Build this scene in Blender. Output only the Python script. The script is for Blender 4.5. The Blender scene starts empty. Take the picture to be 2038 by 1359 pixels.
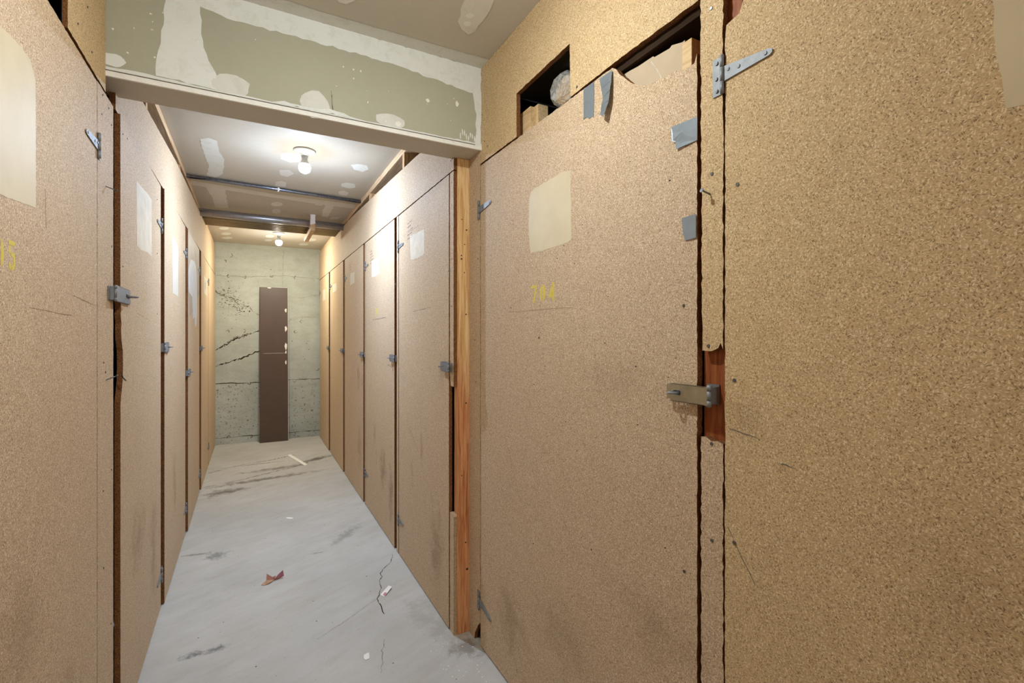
import bpy, bmesh, math, random
from mathutils import Vector, Matrix
random.seed(7)
S = bpy.context.scene
COL = S.collection

# ------------------------------------------------------------------ camera
F_PX, YAW, V0, CAMH = 962.86, 0.4934, 667.84, 1.32      # image taken as 2038 x 1359
cam = bpy.data.cameras.new('camera')
cam.sensor_fit = 'HORIZONTAL'; cam.sensor_width = 36.0
cam.lens = F_PX / 2038 * 36
cam.shift_y = -(679.5 - V0) / 2038
cam.clip_start = 0.02
cam_o = bpy.data.objects.new('camera', cam); COL.objects.link(cam_o)
cam_o.location = (0, 0, CAMH); cam_o.rotation_euler = (math.pi/2, 0, -YAW)
S.camera = cam_o

# ------------------------------------------------------------------ world, exposure
W = bpy.data.worlds.new('world'); S.world = W; W.use_nodes = True
W.node_tree.nodes['Background'].inputs[0].default_value = (0.9, 0.95, 1.0, 1)
W.node_tree.nodes['Background'].inputs[1].default_value = 0.0
S.view_settings.view_transform = 'Standard'; S.view_settings.look = 'None'
S.view_settings.gamma = 1.0; S.view_settings.exposure = 0.3
S.view_settings.use_curve_mapping = False
S.cycles.use_denoising = True
S.cycles.max_bounces = 14; S.cycles.diffuse_bounces = 10
S.cycles.sample_clamp_indirect = 6.0

LAMP_CORRIDOR = ((0.284, 3.20), (0.72, 0.90, 1.20), 2450)      # cool white bulb behind the beam
LAMP_FAR = ((0.262, 5.90), (0.94, 0.89, 0.72), 2150)           # warm bulb by the concrete wall
LAMP_NEAR = ((0.26, 1.02), (0.98, 1.02, 1.00), 1010)           # warm bulb over the near hall
LAMP_FILL = ((0.16, -1.6), (1.0, 1.0, 0.9), 120)           # added unseen bulb, extra fill from behind the camera
day = bpy.data.lights.new('added_fill_light', 'AREA'); day.shape = 'RECTANGLE'; day.size = 1.1; day.size_y = 2.1   # added unseen area light that brightens the hall from behind
day.energy = 14; day.color = (1.0, 0.98, 0.92)
added_fill_o = bpy.data.objects.new('added_fill_light', day); COL.objects.link(added_fill_o)
added_fill_o.location = (0.23, -3.15, 1.15); added_fill_o.rotation_euler = (math.pi/2, 0, 0)

# ------------------------------------------------------------------ main dimensions (metres)
XL, XR, XN = -0.388, 0.782, 0.855      # left wall face, corridor right wall face, near right wall face
YE, ZC, ZD = 6.823, 2.45, 2.045        # end wall, ceiling, door top
YB0, YB1, ZB = 1.865, 2.02, 2.105      # beam front, back, underside
YBACK = -3.2; T = 0.016                # rear end of the hall, board thickness
ZCM = ZC - 0.0008

def ray(u, v):
    a = (u - 1019) / F_PX; b = (V0 - v) / F_PX
    return Vector((math.sin(YAW) + a*math.cos(YAW), math.cos(YAW) - a*math.sin(YAW), b))
def on(ax, val, u, v):
    d = ray(u, v); c = (0, 0, CAMH)[ax]; t = (val - c) / d[ax]
    return d*t + Vector((0, 0, CAMH))

# ------------------------------------------------------------------ materials
def lin(c):
    return tuple(((x/255)/12.92 if x/255 <= 0.04045 else ((x/255+0.055)/1.055)**2.4) for x in c) + (1,)
class NT:
    def __init__(s, name):
        s.m = bpy.data.materials.new(name); s.m.use_nodes = True
        s.t = s.m.node_tree; s.n = s.t.nodes; s.b = s.n['Principled BSDF']
    def add(s, typ, **kw):
        n = s.n.new(typ)
        for k, v in kw.items(): setattr(n, k, v)
        return n
    def l(s, a, b): s.t.links.new(a, b)
    def pos(s):
        if not hasattr(s, '_p'): s._p = s.add('ShaderNodeNewGeometry')
        return s._p.outputs['Position']
    def mapping(s, vec, scale=(1,1,1), rot=(0,0,0), loc=(0,0,0)):
        m = s.add('ShaderNodeMapping'); s.l(vec, m.inputs['Vector'])
        m.inputs['Scale'].default_value = scale; m.inputs['Rotation'].default_value = rot
        m.inputs['Location'].default_value = loc
        return m.outputs[0]
    def noise(s, vec, scale, detail=3, rough=0.55, dist=0):
        n = s.add('ShaderNodeTexNoise'); s.l(vec, n.inputs['Vector'])
        n.inputs['Scale'].default_value = scale; n.inputs['Detail'].default_value = detail
        n.inputs['Roughness'].default_value = rough; n.inputs['Distortion'].default_value = dist
        return n
    def ramp(s, fac, stops):
        r = s.add('ShaderNodeValToRGB'); s.l(fac, r.inputs[0]); e = r.color_ramp.elements
        while len(e) < len(stops): e.new(0.5)
        for i, (p, c) in enumerate(stops):
            e[i].position = p
            e[i].color = c if isinstance(c, tuple) else (c, c, c, 1)
        return r.outputs[0]
    def mix(s, fac, a, b, blend='MIX'):
        m = s.add('ShaderNodeMix', data_type='RGBA', blend_type=blend)
        for sock, val in ((m.inputs[0], fac), (m.inputs[6], a), (m.inputs[7], b)):
            if isinstance(val, (int, float)): sock.default_value = val
            elif isinstance(val, tuple): sock.default_value = val
            else: s.l(val, sock)
        return m.outputs[2]
    def math(s, op, a, b=None, c=None):
        m = s.add('ShaderNodeMath', operation=op)
        for i, val in enumerate((a, b, c)):
            if val is None: continue
            if isinstance(val, (int, float)): m.inputs[i].default_value = val
            else: s.l(val, m.inputs[i])
        return m.outputs[0]
    def bump(s, h, strength=0.3, dist=0.001):
        b = s.add('ShaderNodeBump'); b.inputs['Strength'].default_value = strength
        b.inputs['Distance'].default_value = dist
        s.l(h, b.inputs['Height']); s.l(b.outputs[0], s.b.inputs['Normal'])
    def base(s, col, rough=0.6, spec=0.3, metal=0.0):
        if isinstance(col, tuple): s.b.inputs['Base Color'].default_value = col
        else: s.l(col, s.b.inputs['Base Color'])
        s.b.inputs['Roughness'].default_value = rough
        s.b.inputs['Specular IOR Level'].default_value = spec
        s.b.inputs['Metallic'].default_value = metal

M = {}
def particle(name, tint, light, dark, rough=0.68, spec=0.14):
    """pressed chip board: a speckled ground with light flakes and dark chips lying every way"""
    n = NT(name); p = n.pos()
    sep = n.add('ShaderNodeSeparateXYZ'); n.l(p, sep.inputs[0])
    com = n.add('ShaderNodeCombineXYZ')
    n.l(n.math('ADD', sep.outputs[0], sep.outputs[1]), com.inputs[0]); n.l(sep.outputs[2], com.inputs[1])
    uv = com.outputs[0]
    wob = n.noise(uv, 60, 2)
    wv = n.add('ShaderNodeVectorMath', operation='MULTIPLY_ADD')
    n.l(wob.outputs['Color'], wv.inputs[0]); wv.inputs[1].default_value = (0.006, 0.006, 0); n.l(uv, wv.inputs[2])
    uvw = wv.outputs[0]
    big = n.noise(p, 1.6, 4, 0.6); mid = n.noise(p, 14, 4, 0.6); fine = n.noise(uv, 330, 3, 0.65, 0.6)
    c = n.mix(n.ramp(fine.outputs['Fac'], [(0.36, 0.0), (0.64, 1.0)]), tuple(x*0.74 for x in tint[:3])+(1,), tuple(min(1, x*1.20) for x in tint[:3])+(1,))
    c = n.mix(n.ramp(mid.outputs['Fac'], [(0.3, 0.0), (0.75, 0.30)]), c, tuple(x*0.74 for x in tint[:3])+(1,))
    c = n.mix(n.ramp(big.outputs['Fac'], [(0.35, 0.0), (0.7, 0.25)]), c, tuple(x*y for x, y in zip(tint[:3], (0.86, 0.78, 0.72)))+(1,))
    hs = []
    for k, (ang, sc, lo, col, thr, soft) in enumerate([
            (0.35, 150, 3.2, light, 0.80, 0.75), (1.45, 120, 3.0, light, 0.82, 0.75), (2.55, 135, 3.4, light, 0.82, 0.70),
            (0.9, 150, 3.2, dark, 0.86, 0.72), (2.0, 130, 3.0, dark, 0.87, 0.72), (2.95, 155, 3.0, dark, 0.88, 0.72)]):
        v = n.add('ShaderNodeTexVoronoi', voronoi_dimensions='2D')
        v.inputs['Scale'].default_value = 1.0
        n.l(n.mapping(n.mapping(uvw, (1, 1, 1), (0, 0, ang)), (sc*1.15, sc*1.15*lo, 1), (0, 0, 0), (k*3.7, k*5.1, 0)), v.inputs['Vector'])
        cs = n.add('ShaderNodeSeparateColor'); n.l(v.outputs['Color'], cs.inputs[0])
        pick = n.ramp(cs.outputs[0], [(thr, 0.0), (thr+0.05, 1.0)])
        body = n.ramp(v.outputs['Distance'], [(0.22, 1.0), (0.42, 0.0)])
        f = n.math('MULTIPLY', n.math('MULTIPLY', pick, body), soft)
        c = n.mix(f, c, col); hs.append(f)
    for (cx, cy, cz, ay, az, k) in [(0.78, 3.30, 0.42, 0.10, 0.16, 0.7), (0.78, 3.08, 0.30, 0.07, 0.22, 0.75), (0.78, 3.55, 0.60, 0.05, 0.12, 0.5), (0.78, 2.22, 0.30, 0.12, 0.22, 0.6),
            (0.78, 2.45, 0.72, 0.03, 0.08, 0.6), (0.78, 2.62, 0.55, 0.03, 0.10, 0.5), (0.78, 2.15, 1.12, 0.05, 0.10, 0.35), (0.78, 4.15, 0.98, 0.05, 0.14, 0.5), (0.78, 4.10, 0.4, 0.10, 0.2, 0.5),
            (0.855, 0.86, 0.62, 0.16, 0.10, 0.4), (0.855, 1.60, 0.25, 0.14, 0.14, 0.5), (0.855, 1.25, 0.38, 0.20, 0.12, 0.35), (0.855, 1.0, 1.20, 0.20, 0.07, 0.25), (0.855, 1.10, 0.2, 0.20, 0.08, 0.4),
            (-0.388, 2.30, 0.55, 0.16, 0.18, 0.5), (-0.388, 2.65, 0.35, 0.10, 0.25, 0.55), (-0.388, 1.45, 0.35, 0.20, 0.20, 0.5), (-0.388, 1.25, 0.75, 0.12, 0.16, 0.35), (-0.388, 3.30, 0.5, 0.10, 0.2, 0.5),
            (0.855, 0.45, 0.45, 0.30, 0.14, 0.4), (0.855, 0.30, 0.95, 0.10, 0.18, 0.3), (0.855, 0.62, 1.16, 0.05, 0.05, 0.3)]:
        d = n.mapping(n.mapping(p, (1, 1, 1), (0, 0, 0), (-cx, -cy, -cz)), (10, 1/ay, 1/az))
        ln = n.add('ShaderNodeVectorMath', operation='LENGTH'); n.l(d, ln.inputs[0])
        e = n.math('ADD', ln.outputs['Value'], n.math('MULTIPLY', n.math('SUBTRACT', mid.outputs['Fac'], 0.5), 2.6))
        c = n.mix(n.ramp(e, [(0.1, float(k)*0.62), (1.0, 0.0)]), c, lin((108, 84, 60)))
    n.base(c, rough, spec)
    n.bump(fine.outputs['Fac'], 0.12, 0.0008)
    M[name] = n.m
particle('particleboard', lin((200, 176, 146)), lin((240, 224, 198)), lin((114, 86, 58)))
particle('particleboard_raw', lin((204, 177, 135)), lin((238, 220, 182)), lin((116, 88, 54)))

def edge_mat(name, a, b):
    n = NT(name); p = n.pos()
    f = n.noise(p, 260, 4, 0.7); 
    n.base(n.ramp(f.outputs['Fac'], [(0.35, lin(a)), (0.65, lin(b))]), 0.9, 0.1)
    n.bump(f.outputs['Fac'], 0.8, 0.003); M[name] = n.m
edge_mat('board_edge', (92, 58, 36), (150, 104, 66))
edge_mat('board_edge_pale', (150, 122, 92), (205, 182, 148))

def wood(name, cols, axis=2, fs=55.0, rough=0.6):
    n = NT(name); p = n.pos()
    sc = [1, 1, 1]; sc[axis] = 0.06
    v = n.mapping(p, tuple(sc))
    w = n.noise(v, fs, 4, 0.6, 1.2); g = n.noise(v, fs*6, 3, 0.6)
    f = n.math('ADD', n.math('MULTIPLY', w.outputs['Fac'], 0.8), n.math('MULTIPLY', g.outputs['Fac'], 0.2))
    c = n.ramp(f, [(0.34, lin(cols[0])), (0.5, lin(cols[1])), (0.66, lin(cols[2]))])
    big = n.noise(p, 2.3, 2)
    c = n.mix(n.ramp(big.outputs['Fac'], [(0.4, 0.0), (0.65, 0.35)]), c, lin(cols[3]))
    n.base(c, rough, 0.25); n.bump(g.outputs['Fac'], 0.15, 0.001); M[name] = n.m
wood('lumber', ((166, 122, 80), (208, 170, 124), (226, 196, 152), (190, 140, 94)))
wood('lumber_along', ((176, 138, 100), (214, 184, 146), (230, 206, 172), (196, 156, 116)), axis=1)
wood('lumber_red', ((104, 52, 26), (150, 84, 46), (176, 112, 66), (120, 62, 32)))
wood('lumber_pale', ((190, 158, 112), (216, 188, 142), (232, 208, 168), (205, 172, 124)), axis=1)

# the corner post: one long stud, pale at the head and redder lower down
def post_mat():
    n = NT('post_wood'); p = n.pos()
    v = n.mapping(p, (1, 1, 0.05)); w = n.noise(v, 60, 4, 0.6, 1.6); g = n.noise(v, 420, 2)
    f = n.math('ADD', n.math('MULTIPLY', w.outputs['Fac'], 0.8), n.math('MULTIPLY', g.outputs['Fac'], 0.2))
    top = n.ramp(f, [(0.36, lin((196, 150, 92))), (0.5, lin((226, 188, 134))), (0.64, lin((238, 208, 160)))])
    low = n.ramp(f, [(0.36, lin((160, 96, 56))), (0.5, lin((202, 138, 90))), (0.64, lin((218, 164, 116)))])
    sep = n.add('ShaderNodeSeparateXYZ'); n.l(p, sep.inputs[0])
    z = n.math('ADD', sep.outputs[2], n.math('MULTIPLY', n.noise(v, 25, 2).outputs['Fac'], 0.5))
    c = n.mix(n.ramp(n.math('MULTIPLY', z, 0.5), [(0.62, 0.0), (0.80, 1.0)]), low, top)
    n.base(c, 0.55, 0.3); M['post_wood'] = n.m
post_mat()

def drywall(name, paper, mud_fleck, rough=0.75):
    n = NT(name); p = n.pos()
    a = n.noise(p, 2.2, 4, 0.6); b = n.noise(p, 38, 4, 0.62); sc = n.noise(n.mapping(p, (1, 1, 0.5)), 16, 6, 0.72, 0.5)
    c = n.mix(n.ramp(a.outputs['Fac'], [(0.35, 0.0), (0.68, 0.30)]), lin(paper), tuple(x*0.80 for x in lin(paper)[:3])+(1,))
    c = n.mix(n.ramp(b.outputs['Fac'], [(0.3, 0.0), (0.8, 0.14)]), c, tuple(min(1, x*1.3) for x in lin(paper)[:3])+(1,))
    c = n.mix(n.ramp(sc.outputs['Fac'], [(0.70, 0.0), (0.76, 0.8)]), c, lin(mud_fleck))
    n.base(c, rough, 0.2); n.bump(b.outputs['Fac'], 0.06, 0.001); M[name] = n.m
drywall('drywall_paper', (200, 194, 180), (222, 218, 210))
drywall('greenboard', (176, 176, 156), (212, 214, 200))
def mud(name, col, thin):
    n = NT(name); p = n.pos()
    a = n.noise(p, 22, 5, 0.7, 0.6); b = n.noise(p, 5, 3)
    c = n.ramp(a.outputs['Fac'], [(0.28, lin(thin)), (0.50, lin(col))])
    c = n.mix(n.ramp(b.outputs['Fac'], [(0.4, 0.0), (0.7, 0.25)]), c, tuple(min(1, x*1.08) for x in lin(col)[:3])+(1,))
    n.base(c, 0.7, 0.2); n.bump(a.outputs['Fac'], 0.25, 0.0015); M[name] = n.m
mud('mud', (226, 230, 226), (212, 215, 206))
mud('mud_thin', (216, 217, 210), (200, 200, 190))
mud('mud_ceiling', (224, 222, 214), (214, 210, 200))
mud('mud_bright', (236, 236, 230), (224, 222, 214))

def floor_mat():
    n = NT('concrete_floor'); p = n.pos()
    rp = n.mapping(p, (1, 1, 1), (0, 0, -0.45))
    a = n.noise(p, 1.4, 5, 0.6); b = n.noise(n.mapping(rp, (0.5, 1.7, 1)), 9, 6, 0.7); f = n.noise(p, 85, 5, 0.7); r = n.noise(n.mapping(rp, (0.45, 1.6, 1)), 4.0, 5, 0.65, 0.6)
    c = n.ramp(a.outputs['Fac'], [(0.3, lin((172, 171, 165))), (0.7, lin((193, 191, 185)))])
    c = n.mix(n.ramp(b.outputs['Fac'], [(0.42, 0.0), (0.72, 0.32)]), c, lin((156, 148, 136)))
    c = n.mix(n.ramp(r.outputs['Fac'], [(0.52, 0.0), (0.72, 0.35)]), c, lin((164, 148, 128)))
    c = n.mix(n.ramp(f.outputs['Fac'], [(0.28, 0.35), (0.42, 0.0)]), c, lin((128, 126, 122)))
    c = n.mix(n.ramp(n.noise(p, 32, 6, 0.75).outputs['Fac'], [(0.66, 0.0), (0.74, 0.6)]), c, lin((126, 118, 108)))
    sep = n.add('ShaderNodeSeparateXYZ'); n.l(p, sep.inputs[0])
    # stains and scuffs, each with a place and a shape of its own
    for (cx, cy, ax, ay, ang, col, k, sc) in [
            (-0.215, 2.385, 0.050, 0.028, 0.0, (92, 94, 94), 0.75, 40), (-0.135, 2.385, 0.052, 0.026, 0.1, (92, 94, 94), 0.75, 40),
            (-0.19, 3.40, 0.075, 0.07, 0.3, (104, 106, 104), 0.7, 30), (-0.29, 3.47, 0.10, 0.016, -0.2, (104, 104, 102), 0.7, 30),
            (0.10, 5.00, 0.55, 0.06, 0.12, (96, 84, 70), 0.75, 14), (-0.20, 4.75, 0.20, 0.10, 0.1, (92, 82, 70), 0.8, 12),
            (0.60, 5.55, 0.28, 0.07, 0.5, (88, 78, 66), 0.85, 12), (0.25, 5.35, 0.45, 0.06, 0.15, (104, 92, 76), 0.7, 14),
            (0.55, 3.35, 0.20, 0.05, 0.9, (128, 126, 120), 0.6, 20), (0.02, 5.62, 0.40, 0.018, 0.03, (100, 90, 78), 0.7, 30),
            (0.35, 3.15, 0.06, 0.010, -0.1, (110, 108, 104), 0.6, 40), (0.25, 2.2, 0.3, 0.25, 0.4, (178, 178, 176), 0.4, 12),
            (0.74, 2.15, 0.10, 0.22, 0.2, (120, 106, 88), 0.3, 14), (0.80, 1.9, 0.08, 0.10, 0.2, (108, 96, 80), 0.6, 16)]:
        d = n.mapping(p, (1, 1, 1), (0, 0, 0), (-cx, -cy, 0))
        d = n.mapping(d, (1, 1, 1), (0, 0, -ang)); d = n.mapping(d, (1/ax, 1/ay, 0))
        ln = n.add('ShaderNodeVectorMath', operation='LENGTH'); n.l(d, ln.inputs[0])
        e = n.math('ADD', ln.outputs['Value'], n.math('MULTIPLY', n.math('SUBTRACT', n.noise(p, sc, 5, 0.7).outputs['Fac'], 0.5), 3.0))
        c = n.mix(n.ramp(e, [(0.25, float(k)), (1.0, 0.0)]), c, lin(col))
    n.base(c, 0.62, 0.25); n.bump(f.outputs['Fac'], 0.10, 0.001); M['concrete_floor'] = n.m
floor_mat()
def wall_mat():
    n = NT('concrete_wall'); p = n.pos()
    a = n.noise(p, 1.8, 5, 0.62); b = n.noise(n.mapping(p, (1, 1, 3.2)), 3.5, 5, 0.65, 0.4); f = n.noise(p, 70, 5, 0.7)
    c = n.ramp(a.outputs['Fac'], [(0.3, lin((156, 161, 152))), (0.7, lin((186, 190, 182)))])
    c = n.mix(n.ramp(b.outputs['Fac'], [(0.45, 0.0), (0.7, 0.45)]), c, lin((150, 150, 132)))
    c = n.mix(n.ramp(f.outputs['Fac'], [(0.3, 0.35), (0.45, 0.0)]), c, lin((120, 120, 106)))
    # bug holes: thicker below the lower form line
    sep = n.add('ShaderNodeSeparateXYZ'); n.l(p, sep.inputs[0])
    low = n.ramp(n.math('MULTIPLY', sep.outputs[2], 0.4), [(0.27, 1.0), (0.33, 0.12)])
    v = n.noise(p, 34, 4, 0.75, 0.3)
    c = n.mix(n.math('MULTIPLY', low, n.ramp(v.outputs['Fac'], [(0.585, 0.0), (0.64, 0.85)])), c, lin((86, 78, 62)))
    v2 = n.noise(p, 18, 5, 0.8, 0.3)
    c = n.mix(n.ramp(v2.outputs['Fac'], [(0.69, 0.0), (0.73, 0.7)]), c, lin((96, 92, 76)))
    n.base(c, 0.8, 0.2); n.bump(f.outputs['Fac'], 0.3, 0.002); M['concrete_wall'] = n.m
wall_mat()

def simple(name, col, rough=0.6, spec=0.3, metal=0.0, var=0.0, vs=30, emit=None):
    n = NT(name)
    if var:
        nz = n.noise(n.pos(), vs, 4, 0.6)
        a = lin(col); c = n.ramp(nz.outputs['Fac'], [(0.3, tuple(x*(1-var) for x in a[:3])+(1,)), (0.7, tuple(min(1, x*(1+var)) for x in a[:3])+(1,))])
    else: c = lin(col)
    n.base(c, rough, spec, metal)
    if emit:
        n.b.inputs['Emission Color'].default_value = emit[0]+(1,); n.b.inputs['Emission Strength'].default_value = emit[1]
    M[name] = n.m
simple('crack', (62, 56, 46), 1.0, 0.0, var=0.3, vs=80)
simple('scuff_faint', (160, 134, 108), 0.8, 0.1, var=0.2, vs=60)
simple('crack_soft', (124, 118, 106), 1.0, 0.0, var=0.3, vs=80)
simple('ink', (112, 100, 100), 0.8, 0.1, var=0.4, vs=200)
simple('cream_paint', (205, 190, 156), 0.55, 0.3, var=0.05, vs=12)
simple('cream_paint_thin', (206, 196, 176), 0.6, 0.3, var=0.10, vs=18)
simple('white_paint', (204, 199, 184), 0.55, 0.3, var=0.04, vs=14)
simple('pale_blue_paint', (206, 210, 214), 0.55, 0.3, var=0.06, vs=14)
simple('grey_wash', (170, 158, 144), 0.6, 0.3, var=0.15, vs=8)
def stencil(name, col, back, cover):
    n = NT(name); nz = n.noise(n.pos(), 260, 3, 0.7)
    n.base(n.mix(n.ramp(nz.outputs['Fac'], [(0.5-0.12+0.2*(1-cover), 0.0), (0.62, 1.0)] if False else [(0.30+0.3*(1-cover), lin(back)[0]*0), (0.42+0.3*(1-cover), 1.0)]), lin(back), lin(col)), 0.6, 0.3)
    M[name] = n.m
stencil('yellow_stencil', (214, 196, 66), (190, 164, 112), 0.95)
stencil('yellow_stencil_faded', (208, 194, 124), (192, 166, 132), 0.35)
simple('zinc', (138, 142, 146), 0.62, 0.3, 0.6, var=0.14, vs=60)
simple('zinc_dark', (92, 90, 84), 0.45, 0.5, 0.8, var=0.2, vs=60)
simple('brass_tint', (186, 182, 160), 0.30, 0.5, 0.9, var=0.16, vs=40)
simple('nail_steel', (112, 112, 110), 0.4, 0.5, 0.8, var=0.2, vs=200)
simple('conduit_dark', (126, 132, 146), 0.28, 0.5, 0.9, var=0.35, vs=60)
simple('conduit', (172, 174, 182), 0.36, 0.5, 0.9, var=0.10, vs=30)
simple('conduit_dusty', (138, 128, 106), 0.42, 0.5, 0.75, var=0.12, vs=30)
simple('duct_tape', (150, 162, 172), 0.30, 0.5, 0.55, var=0.10, vs=24)
simple('glow_shoulder', (230, 230, 230), 0.4, 0.3, emit=((0.95, 0.97, 1.0), 60.0))
simple('lamp_plastic', (214, 216, 214), 0.4, 0.4)
simple('lamp_metal', (170, 172, 172), 0.35, 0.5, 0.6)
simple('brown_paint', (78, 60, 47), 0.42, 0.4, var=0.07, vs=8)
simple('gypsum_white', (228, 226, 216), 0.8, 0.2, var=0.05, vs=60)
simple('cardboard', (196, 178, 152), 0.85, 0.1, var=0.06, vs=14)
simple('cardboard_edge', (120, 96, 70), 0.9, 0.1, var=0.3, vs=300)
simple('card_white', (232, 228, 222), 0.6, 0.3, var=0.03, vs=30)
simple('card_pink', (196, 128, 132), 0.6, 0.3)
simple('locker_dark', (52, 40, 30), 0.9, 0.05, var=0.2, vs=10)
simple('scrap_red', (164, 112, 94), 0.7, 0.2, var=0.18, vs=50)
simple('scrap_tan', (178, 140, 110), 0.7, 0.2, var=0.14, vs=50)
simple('scrap_plum', (148, 92, 98), 0.7, 0.2, var=0.14, vs=50)
def film():
    n = NT('clear_film'); nz = n.noise(n.pos(), 45, 4, 0.6, 1.5)
    n.base((0.9, 0.9, 0.88, 1), 0.12, 0.6)
    n.l(n.ramp(nz.outputs['Fac'], [(0.35, 0.25), (0.65, 0.65)]), n.b.inputs['Alpha'])
    n.bump(nz.outputs['Fac'], 1.0, 0.02); M['clear_film'] = n.m
film()

# ------------------------------------------------------------------ mesh helpers
class MB:
    def __init__(s): s.v = []; s.f = []; s.mi = []; s.sm = []; s.mats = []
    def slot(s, m):
        if m not in s.mats: s.mats.append(m)
        return s.mats.index(m)
    def poly(s, pts, m, smooth=False):
        i = len(s.v); s.v += [tuple(p) for p in pts]; s.f.append(tuple(range(i, i+len(pts)))); s.mi.append(s.slot(m)); s.sm.append(smooth)
    def box(s, a, b, m, mats=None):
        x0, x1 = sorted((a[0], b[0])); y0, y1 = sorted((a[1], b[1])); z0, z1 = sorted((a[2], b[2]))
        i = len(s.v)
        s.v += [(x0,y0,z0),(x1,y0,z0),(x1,y1,z0),(x0,y1,z0),(x0,y0,z1),(x1,y0,z1),(x1,y1,z1),(x0,y1,z1)]
        for k, q in enumerate(((0,3,2,1),(4,5,6,7),(0,1,5,4),(2,3,7,6),(0,4,7,3),(1,2,6,5))):   # bottom top -y +y -x +x
            s.f.append(tuple(i+j for j in q)); s.mi.append(s.slot(mats[k] if mats else m)); s.sm.append(False)
    def prism(s, pts, off, m, medge=None):
        """closed outline pts (3D, in a plane) pushed along vector off"""
        n = len(pts); i = len(s.v); off = Vector(off)
        s.v += [tuple(p) for p in pts] + [tuple(Vector(p)+off) for p in pts]
        s.f.append(tuple(range(i, i+n))); s.mi.append(s.slot(m)); s.sm.append(False)
        s.f.append(tuple(range(i+2*n-1, i+n-1, -1))); s.mi.append(s.slot(m)); s.sm.append(False)
        for k in range(n):
            k2 = (k+1) % n
            s.f.append((i+k, i+n+k, i+n+k2, i+k2)); s.mi.append(s.slot(medge or m)); s.sm.append(False)
    def tube(s, path, r, m, seg=12, cap=True):
        path = [Vector(p) for p in path]; rs = r if isinstance(r, (list, tuple)) else [r]*len(path)
        i = len(s.v); prev = None
        for k, p in enumerate(path):
            d = (path[min(k+1, len(path)-1)] - path[max(k-1, 0)]).normalized()
            if prev is None: a = d.orthogonal().normalized()
            else: a = (prev - d*prev.dot(d)).normalized()
            prev = a; b = d.cross(a)
            for j in range(seg):
                t = 2*math.pi*j/seg; s.v.append(tuple(p + (a*math.cos(t) + b*math.sin(t))*rs[k]))
        for k in range(len(path)-1):
            for j in range(seg):
                j2 = (j+1) % seg
                s.f.append((i+k*seg+j, i+k*seg+j2, i+(k+1)*seg+j2, i+(k+1)*seg+j)); s.mi.append(s.slot(m)); s.sm.append(True)
        if cap:
            s.f.append(tuple(i+j for j in range(seg-1, -1, -1))); s.mi.append(s.slot(m)); s.sm.append(False)
            e = i+(len(path)-1)*seg; s.f.append(tuple(e+j for j in range(seg))); s.mi.append(s.slot(m)); s.sm.append(False)
    def build(s, name, parent=None, loc=(0,0,0), bevel=0, label=None):
        me = bpy.data.meshes.new(name); me.from_pydata([tuple(Vector(v)) for v in s.v], [], s.f)
        for m in s.mats: me.materials.append(M[m])
        for p, mi, sm in zip(me.polygons, s.mi, s.sm): p.material_index = mi; p.use_smooth = sm
        bm = bmesh.new(); bm.from_mesh(me); bmesh.ops.recalc_face_normals(bm, faces=bm.faces); bm.to_mesh(me); bm.free()
        o = bpy.data.objects.new(name, me); COL.objects.link(o)
        o.location = loc
        if parent: o.parent = parent
        if bevel:
            b = o.modifiers.new('bevel', 'BEVEL'); b.width = bevel; b.segments = 2; b.limit_method = 'ANGLE'
        if label: o['label'] = label
        return o
def tag(o, label=None, cat=None, group=None, kind=None):
    if label: o['label'] = label
    if cat: o['category'] = cat
    if group: o['group'] = group
    if kind: o['kind'] = kind
    return o
def empty(name, loc=(0,0,0), rz=0, parent=None):
    o = bpy.data.objects.new(name, None); COL.objects.link(o); o.location = loc; o.rotation_euler.z = rz
    o.empty_display_size = 0.05
    if parent: o.parent = parent
    return o
def jag(pts, amp=0.0012, step=0.012, rnd=None):
    """2D closed outline with slightly ragged sawn edges"""
    rnd = rnd or random; out = []
    n = len(pts)
    for i in range(n):
        a, b = Vector(pts[i]), Vector(pts[(i+1) % n]); L = (b-a).length; k = max(1, int(L/step))
        nrm = Vector((-(b-a).y, (b-a).x)).normalized() if L > 0 else Vector((0, 0))
        for j in range(k):
            p = a.lerp(b, j/k)
            if j: p = p + nrm*rnd.uniform(-amp, amp)
            out.append((p.x, p.y))
    return out
def blob(cx, cy, rx, ry, n=12, amp=0.25):
    return [(cx+rx*math.cos(t)*(1+random.uniform(-amp, amp)), cy+ry*math.sin(t)*(1+random.uniform(-amp, amp))) for t in [2*math.pi*i/n for i in range(n)]]
def ribbon(pts, w, jit=0.004, sub=6, wr=0.6):
    """ragged line as a list of quads (2D)"""
    P = []
    for a, b in zip(pts[:-1], pts[1:]):
        for j in range(sub):
            t = j/sub; P.append((a[0]+(b[0]-a[0])*t+random.uniform(-jit, jit), a[1]+(b[1]-a[1])*t+random.uniform(-jit, jit)))
    P.append(pts[-1]); Q = []
    prev = None
    for i, p in enumerate(P):
        a = P[max(i-1, 0)]; b = P[min(i+1, len(P)-1)]; d = Vector((b[0]-a[0], b[1]-a[1]))
        if d.length < 1e-6: d = Vector((1, 0))
        d.normalize(); nn = Vector((-d.y, d.x)); ww = w*random.uniform(1-wr, 1+wr)/2
        cur = ((p[0]+nn.x*ww, p[1]+nn.y*ww), (p[0]-nn.x*ww, p[1]-nn.y*ww))
        if prev: Q.append((prev[0], cur[0], cur[1], prev[1]))
        prev = cur
    return Q

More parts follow.
